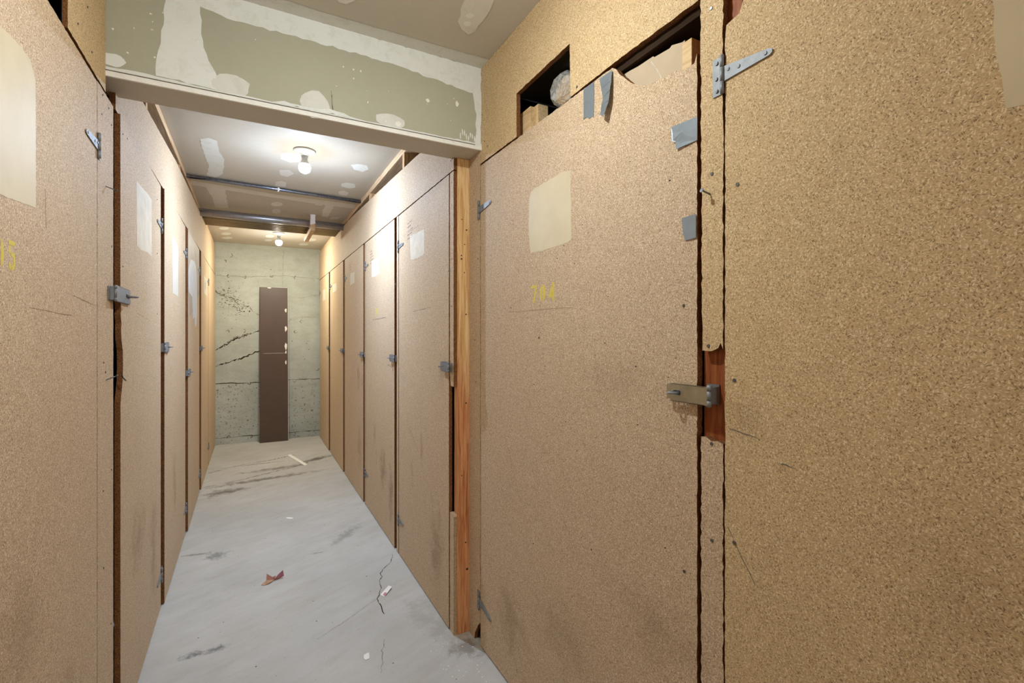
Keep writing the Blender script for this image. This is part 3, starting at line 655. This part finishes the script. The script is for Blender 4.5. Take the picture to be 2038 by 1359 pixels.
# ---- left doors
d = door(-1, XL, 0.87, 1.772, 'large particleboard locker door stencilled 705 with cream paint patch, nearest on the left', (1.862, 0.20), None, gr=GR_L, hinge_kw=dict(leaf=0.02, strap=0.115))
patch(d, -1, [(1.02, 1.86), (1.17, 1.862), (1.26, 1.872), (1.30, 1.868), (1.327, 1.840), (1.328, 1.58), (1.30, 1.578), (1.20, 1.568), (1.02, 1.56)], 'cream_paint', 0, 1.772)
digits(d, -1, 0, '705', 1.107, 1.440, 0.054, 'yellow_stencil', 0.9, 1.45, 1.772)
scuffs(d, -1, 1.772, [[(1.30, 1.375), (1.55, 1.37)], [(1.56, 1.42), (1.75, 1.405)], [(1.38, 1.63), (1.385, 1.55)]])
# L1 with the chewed edge by the hasp
edge1 = [(1.995, 0.006), (2.866, 0.006), (2.866, ZD-0.002), (1.995, ZD-0.002), (1.995, 1.43), (2.006, 1.405), (1.998, 1.39), (2.010, 1.36), (2.004, 1.34), (2.012, 1.305), (2.030, 1.27), (2.034, 1.22), (2.030, 1.17), (2.012, 1.135), (2.004, 1.12), (1.996, 1.09)]
d = door(-1, XL, 1.995, 2.866, 'ajar particleboard locker door with chipped edge below its big steel hasp, behind the beam', (1.853, 0.16), dict(y=1.905, z=1.452, length=0.215, h=0.050, out=0.004, slot=(0.66, 0.90), staple_out=0.030, inset=0.0112), 0.012, edge1, gr=GR_L)
patch(d, -1, [(2.263, 1.90), (2.33, 1.903), (2.48, 1.912), (2.60, 1.912), (2.602, 1.665), (2.50, 1.668), (2.36, 1.655), (2.272, 1.659)], 'cream_paint_thin', 0, 2.866)
digits(d, -1, 0, '706', 2.355, 1.455, 0.052, 'yellow_stencil_faded', 0.9, 1.3, 2.866)
scuffs(d, -1, 2.866, [[(2.27, 1.405), (2.55, 1.385)], [(2.5, 1.41), (2.52, 1.36)], [(2.03, 0.93), (2.035, 0.87)], [(2.2, 1.2), (2.21, 1.1)]])
nail_heads(d, [(0, 2.03-2.866, 1.99), (0, 2.1-2.866, 2.00), (0, 2.75-2.866, 1.95), (0, 2.75-2.866, 1.70), (0, 2.75-2.866, 1.42), (0, 2.03-2.866, 1.55)], -1, 0.003, 'zinc_dark')
q = MB(); q.tube([(0.004, 1.996-2.866, 1.19), (0.012, 1.985-2.866, 1.178), (0.012, 2.01-2.866, 1.172)], 0.0022, 'nail_steel', 8); q.build('bent_nail', d)
# L2
d = door(-1, XL, 2.905, 3.850, 'particleboard locker door with tall cream patch, third on the left from the camera', (), dict(y=2.888, z=1.262, length=0.14, h=0.05, out=0.004, inset=0.009, slot=(0.62, 0.9), staple_out=0.02), 0.010, gr=GR_L)
d.name = 'locker_door'
patch(d, -1, [(3.194, 1.862), (3.30, 1.862), (3.456, 1.842), (3.458, 1.551), (3.32, 1.555), (3.212, 1.552)], 'white_paint', 0, 3.85)
digits(d, -1, 0, '707' if False else '701', 3.235, 1.455, 0.05, 'yellow_stencil_faded', 0.9, 1.2, 3.85)
for z in (1.866, 0.172): add_hinge(d, -1, z, at=0.012, leaf=0.02, tilt=-0.004)
# L3
d = door(-1, XL, 3.905, 4.815, 'particleboard locker door with streaky pale blue paint, fourth on the left from the camera', (1.862, 0.16), dict(y=3.885, z=1.069, length=0.14, h=0.045, out=0.004, inset=0.009, slot=(0.62, 0.9), staple_out=0.02), 0.010, gr=GR_L)
patch(d, -1, [(3.92, 2.03), (4.80, 2.03), (4.80, 1.66), (4.62, 1.60), (4.50, 1.55), (4.0, 1.45), (3.915, 1.6)], 'grey_wash', -0.0002, 4.815, name='paint_wash')
patch(d, -1, [(3.98, 1.80), (4.10, 1.86), (4.38, 1.885), (4.50, 1.86), (4.58, 1.80), (4.60, 1.50), (4.55, 1.42), (4.48, 1.38), (4.40, 1.41), (4.36, 1.46), (4.25, 1.44), (4.20, 1.60), (3.95, 1.62), (3.92, 1.75)], 'pale_blue_paint', 0.0004, 4.815)
scuffs(d, -1, 4.815, [[(4.30, 1.80), (4.31, 1.72)]], 'ink', 0.012)
# L4
d = door(-1, XL, 4.915, 5.770, 'yellowish particleboard locker door with small white notice patch, farthest on the left', (1.862, 0.20), dict(y=4.885, z=1.212, length=0.13, h=0.042, out=0.004, inset=0.005, slot=(0.62, 0.9), staple_out=0.02), 0.006, gr=GR_L)
patch(d, -1, [(5.22, 1.87), (5.60, 1.872), (5.60, 1.704), (5.22, 1.708)], 'white_paint', 0, 5.77)
scuffs(d, -1, 5.77, [[(5.38, 1.82), (5.38, 1.76)]], 'ink', 0.05)
# ---- right corridor doors
HK = dict(strap=0.105, leaf=0.020)
def writing(d, y1, yc, z):
    for k in range(5):
        scuffs(d, 1, y1, [[(yc+0.03, z-k*0.022), (yc-0.06+random.uniform(-.03, .02), z-k*0.022+0.004)]], 'ink', 0.0035)
d = door(1, XR, 2.048, 2.895, 'particleboard locker door with faint cream square and pencilled notes, beside the corner post', (1.858, 0.21), dict(y=2.022, z=1.18, length=0.10, h=0.044, out=0.012, slot=(0.6, 0.88), staple_out=0.02), 0.003, gr=GR_R, hinge_kw=HK)
patch(d, 1, [(2.658, 1.878), (2.52, 1.872), (2.404, 1.868), (2.402, 1.745), (2.43, 1.735), (2.60, 1.738), (2.648, 1.745)], 'cream_paint_thin', 0, 2.895)
digits(d, 1, 0, '703', 2.60, 1.487, 0.052, 'yellow_stencil_faded', 0.9, 1.3, 2.895)
writing(d, 2.895, 2.68, 1.955); scuffs(d, 1, 2.895, [[(2.72, 1.905), (2.50, 1.905)], [(2.60, 1.452), (2.30, 1.46)], [(2.68, 0.80), (2.5, 0.70)], [(2.3, 0.55), (2.27, 0.48)]], 'ink', 0.002)
d = door(1, XR, 2.990, 3.862, 'particleboard locker door with bright white square, second beyond the corner post', (1.862, 0.25), dict(y=2.955, z=1.18, length=0.11, h=0.044, out=0.012, slot=(0.6, 0.88), staple_out=0.02), 0.003, gr=GR_R, hinge_kw=HK)
patch(d, 1, [(3.646, 1.872), (3.406, 1.864), (3.406, 1.752), (3.50, 1.745), (3.646, 1.752)], 'white_paint', 0, 3.862)
digits(d, 1, 0, '701', 3.52, 1.463, 0.055, 'yellow_stencil', 0.9, 1.2, 3.862); writing(d, 3.862, 3.67, 1.945)
scuffs(d, 1, 3.862, [[(3.62, 1.435), (3.2, 1.44)], [(3.15, 1.13), (3.05, 1.12)], [(3.5, 0.5), (3.48, 0.40)], [(3.2, 0.45), (3.18, 0.3)]], 'ink', 0.003)
d = door(1, XR, 3.942, 4.806, 'particleboard locker door with narrow cream square, middle one of the right-hand corridor row', (1.862,), dict(y=3.91, z=1.17, length=0.11, h=0.044, out=0.012, slot=(0.6, 0.88), staple_out=0.02), 0.003, gr=GR_R, hinge_kw=HK)
patch(d, 1, [(4.539, 1.880), (4.321, 1.870), (4.321, 1.775), (4.539, 1.773)], 'cream_paint_thin', 0, 4.806)
digits(d, 1, 0, '711', 4.50, 1.44, 0.055, 'yellow_stencil_faded', 1.0, 1.2, 4.806); writing(d, 4.806, 4.55, 1.955)
scuffs(d, 1, 4.806, [[(4.1, 1.02), (4.08, 0.9)], [(4.2, 1.05), (4.16, 0.95)], [(4.0, 1.0), (3.99, 0.92)]], 'ink', 0.006)
d = door(1, XR, 4.900, 5.780, 'yellowish particleboard locker door with white square, second from the concrete wall on the right', (1.874,), dict(y=4.87, z=1.175, length=0.11, h=0.044, out=0.012, slot=(0.6, 0.88), staple_out=0.02), 0.003, gr=GR_R, hinge_kw=HK)
patch(d, 1, [(5.60, 1.878), (5.332, 1.872), (5.332, 1.793), (5.60, 1.790)], 'white_paint', 0, 5.78)
digits(d, 1, 0, '712', 5.60, 1.44, 0.055, 'yellow_stencil_faded', 1.1, 1.2, 5.78)
d = door(1, XR, 5.895, 6.740, 'yellowish particleboard locker door in the right corner against the concrete wall', (1.874,), dict(y=5.86, z=1.18, length=0.11, h=0.044, out=0.012, slot=(0.6, 0.88), staple_out=0.02), 0.003, gr=GR_R, hinge_kw=HK)
patch(d, 1, [(6.46, 1.887), (6.20, 1.880), (6.20, 1.760), (6.46, 1.748)], 'white_paint', 0, 6.74)
digits(d, 1, 0, '10', 6.30, 1.44, 0.055, 'yellow_stencil_faded', 1.1, 1.2, 6.74)

# ---- wide near right door 704
GR_N = 'wide locker doors beside the camera on the right'
top704 = [(0.738, 0.006), (1.871, 0.006), (1.871, ZD-0.004), (1.02, ZD-0.004), (1.004, 2.030), (0.992, 2.012), (0.985, 2.004), (0.965, 1.985), (0.94, 1.962), (0.91, 1.944), (0.88, 1.933), (0.85, 1.931), (0.825, 1.928), (0.80, 1.926), (0.785, 1.922), (0.775, 1.917), (0.755, 1.916), (0.745, 1.918), (0.738, 1.935)]
d704 = door(1, XN, 0.738, 1.871, 'wide particleboard locker door stencilled 704 with duct tape pieces and gnawed top corner', (1.855, 0.192), dict(y=0.7, z=1.196, length=0.001), 0.0, top704, gr=GR_N, hinge_kw=dict(strap=0.11, leaf=0.02, h=0.074, tilt=0.004)) if False else door(1, XN, 0.738, 1.871, 'wide particleboard locker door stencilled 704 with duct tape pieces and gnawed top corner', (), None, 0.0, top704, gr=GR_N)
for z, tl in ((1.855, 0.008), (0.192, -0.028)): add_hinge(d704, 1, z, strap=0.115, leaf=0.018, h=0.078, at=0.010, tilt=tl)
Y1 = 1.871
patch(d704, 1, [(1.463, 1.785), (1.455, 1.815), (1.43, 1.825), (1.33, 1.828), (1.25, 1.832), (1.213, 1.822), (1.210, 1.70), (1.209, 1.612), (1.23, 1.606), (1.33, 1.605), (1.38, 1.602), (1.42, 1.605), (1.452, 1.606), (1.462, 1.65), (1.466, 1.72)], 'cream_paint', 0, Y1)
digits(d704, 1, 0, '704', 1.446, 1.433, 0.060, 'yellow_stencil', 0.95, 1.42, Y1)
scuffs(d704, 1, Y1, [[(1.39, 1.60), (1.392, 1.50)], [(1.39, 1.43), (1.392, 1.38)], [(1.62, 1.41), (1.20, 1.405)], [(1.53, 1.48), (1.528, 1.43)], [(1.66, 0.95), (1.58, 0.83), (1.53, 0.72)], [(1.20, 0.70), (1.18, 0.66)], [(1.38, 0.93), (1.33, 0.935)], [(1.25, 0.75), (1.22, 0.71)], [(1.45, 0.80), (1.40, 0.79)]], 'scuff_faint', 0.0012)
for (u, v) in ((1361, 608), (1362, 1137), (1073, 672)):
    q = MB(); p = on(0, XN, u, v); q.tube([(-0.0002, p.y-Y1, p.z), (-0.001, p.y-Y1, p.z)], 0.0036, 'zinc_dark', 10); q.build('screw_head', d704)
q = MB()
for k in range(60):
    y, z = random.uniform(0.75, 1.84), random.uniform(0.05, 1.9); r = random.uniform(0.001, 0.0022)
    q.poly([(-0.0003, y-Y1+a, z+c) for a, c in blob(0, 0, r*random.uniform(.6, 2), r, 7, 0.4)], 'crack')
q.build('dent_marks', d704)
def tape(parent, pix, lift, label, curl=None):
    pts = [on(0, XN, u, v) for u, v in pix]; q = MB()
    q.prism([(-lift - (curl[i] if curl else 0), p.y-Y1, p.z) for i, p in enumerate(pts)], (-0.0006, 0, 0), 'duct_tape')
    return q.build('duct_tape_strip', parent, label=label)
tape(d704, [(1162,178),(1183,162),(1183,200),(1182,234),(1178,232),(1173,237),(1168,233),(1162,238)], 0.0006, 'short straight grey tape strip hanging below the fascia')
# the wavy, peeling strip
q = MB(); L = [(1193,157),(1197,178),(1200,196),(1197,210),(1196,222),(1194,228)]; R_ = [(1220,140),(1219,160),(1216,180),(1214,200),(1208,218),(1203,233)]
xs = [0.001, 0.004, 0.008, 0.010, 0.013, 0.016]
Lp = [on(0, XN-x_, *p) for p, x_ in zip(L, xs)]; Rp = [on(0, XN-x_, *p) for p, x_ in zip(R_, xs)]
for i in range(5):
    a, b2, c, d_ = (-xs[i], Lp[i].y-Y1, Lp[i].z), (-xs[i+1], Lp[i+1].y-Y1, Lp[i+1].z), (-xs[i+1]-0.004, Rp[i+1].y-Y1, Rp[i+1].z), (-xs[i]-0.003, Rp[i].y-Y1, Rp[i].z)
    q.prism([a, b2, c, d_], (-0.0007, 0, 0), 'duct_tape')
q.build('duct_tape_strip', d704, label='curled grey tape strip peeling off the door')
tape(d704, [(1339,254),(1389,232),(1389,279),(1348,298),(1347,284),(1341,282)], 0.0006, 'slanted square of grey tape near the door edge', [0.004, 0.001, 0.001, 0.004, 0.003, 0.005])
tape(d704, [(1358,434),(1387,426),(1387,473),(1365,479),(1360,462)], 0.0006, 'lower small square of grey tape near the door edge', [0.001, 0.002, 0.002, 0.001, 0.001])
# its hasp: long plate over the gap on to a staple at the door edge
hp = empty('hasp', (0, 0, 0), 0, d704); q = MB()
yp = lambda y: y - Y1
x0, x1 = -0.012, -0.0145; za, zb_ = 1.172, 1.212
q.box((x0, yp(0.700), za), (x1, yp(0.772), zb_), 'brass_tint'); q.box((x0, yp(0.801), za+0.004), (x1, yp(0.812), zb_-0.002), 'brass_tint')
q.box((x0, yp(0.772), 1.197), (x1, yp(0.801), zb_), 'brass_tint'); q.box((x0, yp(0.772), za), (x1, yp(0.801), 1.187), 'brass_tint')
q.box((-0.006, yp(0.705), za), (x1, yp(0.806), za+0.002), 'brass_tint'); q.box((-0.006, yp(0.705), zb_-0.002), (x1, yp(0.806), zb_), 'brass_tint')
q.build('hasp_plate', hp, bevel=0.0006)
q = MB()
for c0, c1 in ((1.170, 1.183), (1.184, 1.203), (1.204, 1.216)): q.tube([(-0.011, yp(0.697), c0), (-0.011, yp(0.697), c1)], 0.0048, 'zinc', 14)
q.box((0.0155, yp(0.692), 1.174), (0.013, yp(0.722), 1.216), 'zinc'); q.box((0.015, yp(0.693), 1.176), (-0.010, yp(0.696), 1.212), 'zinc')
q.build('hasp_hinge', hp)
q = MB(); q.tube([(-0.0005, yp(0.779), 1.192)] + [(-0.020-0.012*math.sin(t), yp(0.787-0.008*math.cos(t)), 1.192) for t in [math.pi*k/10 for k in range(11)]] + [(-0.0005, yp(0.795), 1.192)], 0.003, 'zinc', 10)
q.box((-0.0003, yp(0.770), 1.176), (-0.0022, yp(0.804), 1.208), 'zinc'); q.build('staple', hp)

# ---- nearest right door, running past the picture edge
n0 = [(-0.47, 0.006), (0.668, 0.006), (0.6685, ZD-0.13), (0.664, ZD-0.08), (0.652, ZD-0.075), (0.655, ZD+0.02), (0.645, ZD+0.06), (-0.47, ZD+0.06)]
n0 = [(-0.47, 0.006), (0.668, 0.006), (0.6665, 1.93), (0.664, 1.955), (0.634, 1.962), (0.622, 1.990), (0.600, 2.005), (0.585, 2.03), (0.575, 2.068), (-0.47, 2.068)]
dn = door(1, XN, -0.47, 0.668, 'largest particleboard locker door with long steel strap hinge, nearest on the right', (), None, 0.0, n0, gr=GR_N, mat='particleboard_raw')
add_hinge(dn, 1, 1.857, strap=0.108, leaf=0.024, h=0.078, at=0.003, tilt=-0.006); add_hinge(dn, 1, 0.25, strap=0.108, leaf=0.024, h=0.078, at=0.003)
patch(dn, 1, [(0.262, 1.79), (0.257, 1.70), (0.247, 1.612), (0.18, 1.60), (0.02, 1.60), (0.02, 1.84), (0.262, 1.84)], 'cream_paint', 0, 0.668)
for (u, v) in ((1468, 367), (1462, 757), (1462, 1080)):
    q = MB(); p = on(0, XN, u, v); q.tube([(-0.0002, p.y-0.668, p.z), (-0.0014, p.y-0.668, p.z)], 0.004, 'nail_steel', 12); q.build('screw_head', dn)
scuffs(dn, 1, 0.668, [[(0.655, 1.13), (0.60, 1.125), (0.59, 1.12)], [(0.55, 1.085), (0.52, 1.083)], [(0.66, 0.93), (0.60, 0.84)]], 'crack_soft', 0.0016)

# ------------------------------------------------------------------ things seen through the holes of the near wall
root = empty('cardboard_sheet', (XN+T+0.012, 0.87, 1.90)); tag(root, 'torn beige cardboard sheet standing behind the gnawed top of the 704 door', 'cardboard')
pts = [on(0, XN+T+0.012, u, v) for u, v in ((1218,160),(1270,132),(1276,128),(1300,112),(1302,114),(1333,96),(1337,90),(1358,84),(1363,80),(1363,150),(1330,175),(1240,178))]
q = MB(); q.prism([(0, p.y-0.87, p.z-1.90) for p in pts], (0.004, 0, 0), 'cardboard', 'cardboard_edge'); q.build('sheet', root)
q = MB()
for a in ribbon([tuple(on(0, XN+T+0.012, u, v)[1:]) for u, v in ((1296,122),(1305,136),(1312,146),(1319,162))], 0.0022, 0.0008, 4): q.poly([(-0.0004, y-0.87, z-1.90) for y, z in a], 'white_paint')
q.build('torn_crease', root)
p0 = on(0, XN+T+0.02, 1365, 90); p1 = on(0, XN+T+0.02, 1384, 140)
q = MB(); q.box((XN+T+0.008, p1.y, 1.86), (XN+T+0.046, p0.y, p0.z), 'lumber_pale'); o = q.build('wood_block', bevel=0.001); tag(o, 'short pale wood block standing beside the cardboard above the 704 door', 'wood')
# opening in the fascia: a bundle in clear film and a notched plank
xo = XN+0.05
cc = on(0, xo, 1116, 176)
root = empty('wrapped_bundle', (xo, cc.y, 2.056)); tag(root, 'bundle of wood wrapped in shiny clear film inside the fascia opening', 'bundle')
n = 8; hz = cc.z-2.056
ring = [(0.058*math.cos(2*math.pi*k/n+0.3), 0.058*math.sin(2*math.pi*k/n+0.3)) for k in range(n)]
def hx(x, sc): return [(x, a*sc*1.15, hz+b_*sc) for a, b_ in ring]
q = MB(); L0, L1, L2 = hx(-0.012, 0.72), hx(0.012, 1.0), hx(0.34, 1.0)
for A, B in ((L0, L1), (L1, L2)):
    for k in range(n): q.poly([A[k], A[(k+1) % n], B[(k+1) % n], B[k]], 'clear_film')
q.poly(L0, 'clear_film'); q.build('plastic_wrap', root)
q = MB(); q.prism([(0.016, a*0.94, hz+b_*0.80) for a, b_ in ring], (0.3, 0, 0), 'lumber_pale'); q.build('wrapped_wood', root)
a1 = on(0, xo, 1028, 226); a2 = on(0, xo, 1074, 236)
q = MB(); q.box((xo-0.012, a1.y+0.02, 2.0495), (xo+0.012, a2.y+0.045, a1.z-0.026), 'lumber_pale'); q.box((xo+0.012, a1.y+0.02, 2.0495), (xo+0.055, a2.y+0.03, a1.z-0.018), 'lumber_pale'); o = q.build('wood_plank', bevel=0.001); tag(o, 'pale notched plank lying in the lower corner of the fascia opening', 'wood')
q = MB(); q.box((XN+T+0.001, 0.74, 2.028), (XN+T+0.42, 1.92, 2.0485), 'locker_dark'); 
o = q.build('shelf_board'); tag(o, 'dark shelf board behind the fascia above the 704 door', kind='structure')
p = on(0, XN+T+0.03, 1462, 0)
q = MB(); q.box((XN+T+0.02, 0.60, 1.90), (XN+T+0.06, 0.632, 2.25), 'lumber'); o = q.build('wood_block'); tag(o, 'splintered wood block showing through the notch over the nearest right door', 'wood')

# ------------------------------------------------------------------ lamps
def lamp(name, lp, label, seen=True):
    (x, y), col, power = lp
    rt = empty(name, (x, y, ZC-0.001)); tag(rt, label, 'lamp', 'bare ceiling bulbs')
    def lathe(prof, m, nm, seg=32):
        q = MB(); P = []
        for r, z in prof: P.append([(r*math.cos(2*math.pi*k/seg), r*math.sin(2*math.pi*k/seg), z) for k in range(seg)])
        for A, B in zip(P[:-1], P[1:]):
            for k in range(seg): q.poly([A[k], A[(k+1) % seg], B[(k+1) % seg], B[k]], m, True)
        o = q.build(nm, rt); bm = bmesh.new(); bm.from_mesh(o.data); bmesh.ops.remove_doubles(bm, verts=bm.verts, dist=1e-5)
        bmesh.ops.recalc_face_normals(bm, faces=bm.faces); bm.to_mesh(o.data); bm.free(); return o
    lathe([(0.0005, 0), (0.063, 0), (0.064, -0.004), (0.060, -0.010), (0.040, -0.016), (0.024, -0.024), (0.020, -0.034), (0.0005, -0.034)], 'lamp_plastic', 'base_plate')
    lathe([(0.0005, -0.034), (0.019, -0.034), (0.019, -0.040), (0.016, -0.042), (0.016, -0.056), (0.0005, -0.056)], 'lamp_metal', 'lamp_socket')
    # led bulb: opaque collar above, glowing dome below
    lathe([(0.0005, -0.052), (0.0145, -0.052), (0.0165, -0.060), (0.0235, -0.074), (0.0285, -0.0845)], 'lamp_plastic', 'bulb_collar')
    mn = 'glow_%s' % label.split()[0]
    if mn not in M:
        n = NT(mn); n.base((0.9, 0.9, 0.9, 1), 0.4); n.b.inputs['Emission Color'].default_value = col+(1,); n.b.inputs['Emission Strength'].default_value = power; M[mn] = n.m
    prof = [(0.0345*math.cos(t), -0.104-0.0345*math.sin(t)) for t in [-0.62+(1.5708+0.62)*k/13 for k in range(14)]]
    prof[-1] = (0.0003, prof[-1][1])
    o = lathe(prof, 'glow_shoulder', 'bulb_glass')          # the bulb throws its light downwards; its shoulder only glows
    o.data.materials.append(M[mn])
    for p in o.data.polygons:
        if p.center.z < -0.104-0.0345*math.sin(0.62): p.material_index = 1
    return rt
lamp('ceiling_lamp', LAMP_CORRIDOR, 'cool white bare bulb on round white base just behind the beam')
lamp('ceiling_lamp', LAMP_FAR, 'yellowish bare bulb on the ceiling before the concrete wall, beyond the pipes')
lamp('ceiling_lamp', LAMP_NEAR, 'warm bare bulb on the ceiling over the camera')
lamp('ceiling_lamp', LAMP_FILL, 'soft bare bulb added to the ceiling behind the camera as fill')

# ------------------------------------------------------------------ pipes
q = MB(); q.tube([(-0.50, 4.03, ZC-0.018), (0.2, 4.085, ZC-0.018), (0.95, 4.15, ZC-0.018)], 0.0135, 'conduit_dark', 16)
rt = empty('thin_conduit', (0.2, 4.085, ZC-0.018)); tag(rt, 'thin dark galvanized conduit crossing the ceiling behind the first bulb', 'pipe')
o = q.build('pipe', rt); o.location = (-0.2, -4.085, -(ZC-0.018))
q = MB(); q.tube([(0.172, 4.083, ZC-0.018), (0.184, 4.084, ZC-0.018)], 0.0152, 'card_white', 16); q.box((0.172, 4.075, ZC-0.037), (0.180, 4.079, ZC-0.005), 'card_white'); o = q.build('cable_tie', rt); o.location = (-0.2, -4.085, -(ZC-0.018))
rt = empty('large_conduit', (0.2, 4.93, 2.375)); tag(rt, 'thick grey steel conduit crossing under the ceiling before the pipe bundle', 'pipe')
q = MB(); q.tube([(-0.9, 4.90, 2.378), (1.1, 4.93, 2.374)], 0.033, 'conduit', 24); o = q.build('pipe', rt); o.location = (-0.2, -4.93, -2.375)
q = MB(); q.tube([(0.475, 4.921, 2.3755), (0.53, 4.922, 2.3755)], 0.0365, 'conduit', 24); o = q.build('coupling', rt); o.location = (-0.2, -4.93, -2.375)
for k in range(6):
    y = 5.12 + 0.060*k; q = MB(); q.tube([(-1.0, 0, 0), (1.2, 0, 0)], 0.017 if k else 0.021, 'conduit_dusty', 16)
    o = q.build('small_conduit', loc=(0, y, 2.388)); 
    tag(o, ('dusty conduit lying right behind the thick steel pipe', 'second dusty conduit behind the thick steel pipe', 'third dusty conduit behind the thick steel pipe', 'fourth dusty conduit behind the thick steel pipe', 'fifth dusty conduit behind the thick steel pipe', 'last dusty conduit of the bundle, nearest the far yellowish bulb')[k], 'pipe', 'dusty conduits in the bundle')
# wooden hanger under the pipes
rt = empty('pipe_hanger', (0.50, 4.86, 2.33)); tag(rt, 'wooden hanger block with white paper carrying the pipes near the right wall', 'bracket')
q = MB(); q.box((-0.020, -0.015, -0.005), (0.022, 0.020, ZC-2.33-0.001), 'lumber'); q.build('hanger_upright', rt, bevel=0.001)
q = MB(); q.box((-0.018, -0.010, -0.030), (0.020, 0.62, 0.008), 'lumber_along'); q.build('hanger_rail', rt, bevel=0.001)
q = MB(); q.prism([(-0.020, -0.0155, z_) if False else (x_, -0.0155, z_) for x_, z_ in jag([(-0.021, 0.02), (0.022, 0.035), (0.022, 0.118), (-0.021, 0.118)], 0.002, 0.01)], (0, -0.0008, 0), 'card_white'); q.build('paper_scrap', rt)

# ------------------------------------------------------------------ brown board leaning on the end wall
rt = empty('brown_board', (0.245, 6.70, 0), 0); tag(rt, 'tall dark brown painted board leaning on the concrete end wall', 'board')
tilt = math.atan2(YE-0.004-0.022-6.70, 1.93)
q = MB(); q.box((-0.158, -0.006, 0), (0.158, 0.014, 1.93), 'brown_paint'); o1 = q.build('painted_face', rt, bevel=0.001)
q = MB(); q.box((0.1582, -0.004, 0.0), (0.1622, 0.014, 1.925), 'gypsum_white'); q.box((-0.158, -0.003, 1.9302), (0.158, 0.013, 1.932), 'gypsum_white'); o2 = q.build('bare_edge', rt, label='bare white gypsum edge of the board')
q = MB()
for z, w_, h_ in ((1.645, 0.012, 0.03), (1.63, 0.008, 0.01), (1.41, 0.012, 0.034), (1.19, 0.013, 0.04), (1.11, 0.008, 0.02), (0.98, 0.008, 0.03), (1.92, 0.02, 0.006)):
    q.poly([(0.135+x_ if z < 1.9 else x_-0.05, -0.0066, z+z_) for x_, z_ in blob(0, 0, w_, h_, 10, 0.35)], 'gypsum_white')
for k in range(26):
    q.poly([(random.uniform(-0.13, 0.14)+x_, -0.0066, 1.10+z_+random.uniform(-.001, .001)) for x_, z_ in blob(0, 0, 0.006, 0.0012, 6, 0.3)], 'gypsum_white')
o3 = q.build('chip_marks', rt)
for o in (o1, o2, o3): o.rotation_euler.x = -tilt

# ------------------------------------------------------------------ litter on the floor
def fpt(u, v): p = on(2, 0, u, v); return p.x, p.y
rt = empty('crumpled_scrap', (*fpt(545, 1156), 0)); tag(rt, 'small crumpled reddish brown scrap on the floor in the middle of the passage', 'scrap')
def pl(name, tris, m):
    q = MB()
    for t in tris: q.prism(t, (0, 0, 0.0008), m)
    q.build(name, rt)
pl('folded_wing', [[(0.0, 0.0, 0.004), (0.018, 0.004, 0.002), (0.050, 0.010, 0.012), (0.046, 0.024, 0.038), (0.02, 0.02, 0.020)]], 'scrap_plum')
pl('folded_body', [[(0.0, 0.0, 0.006), (-0.006, 0.014, 0.016), (-0.034, 0.028, 0.034), (-0.036, 0.006, 0.010)], [(0.0, 0.0, 0.006), (0.006, -0.006, 0.012), (0.010, 0.012, 0.022), (-0.006, 0.014, 0.016)]], 'scrap_red')
pl('folded_tail', [[(0.0, 0.0, 0.006), (-0.036, 0.004, 0.010), (-0.062, -0.020, 0.002), (-0.040, -0.030, 0.001), (-0.018, -0.022, 0.006)]], 'scrap_tan')
def card(name, pix, m, label, cat, th=0.0015, lift=0.0006, tilt=None):
    P = [fpt(u, v) for u, v in pix]; cx = sum(p[0] for p in P)/len(P); cy = sum(p[1] for p in P)/len(P)
    rt = None; q = MB(); q.prism([(x-cx, y-cy, lift+(tilt[i] if tilt else 0)) for i, (x, y) in enumerate(P)], (0, 0, th), m)
    o = q.build(name, loc=(cx, cy, 0)); tag(o, label, cat); return o, cx, cy
o, cx, cy = card('paper_card', [(757,1184),(765,1188.5),(780,1171),(773,1169)], 'card_white', 'small folded white card with a pink mark by the floor crack', 'card', 0.0016, 0.0006, [0.0, 0.0, 0.008, 0.008])
a = MB(); P = [fpt(u, v) for u, v in ((762,1185),(766.5,1187),(770,1182),(766,1180.5))]; a.prism([(x-cx, y-cy, 0.0028+t) for (x, y), t in zip(P, (0.001, 0.0005, 0.0025, 0.003))], (0, 0, 0.0003), 'card_pink'); a.build('pink_mark', o)
card('paper_scrap', [(724,1304),(727,1302),(734,1299),(735,1304),(735,1311),(728,1314),(724,1311)], 'card_white', 'tiny torn white paper scrap on the floor nearest the camera', 'paper')
card('paper_shred', [(570,1030),(575,1029.5),(583,1030.5),(583,1032.5),(576,1033),(570,1032)], 'card_white', 'thin white paper shred halfway down the passage floor', 'paper')
card('wood_strip', [(572,906.5),(578,904.5),(612,925),(606,927)], 'card_white', 'flat white strip lying on the floor near the brown board', 'strip', 0.004)
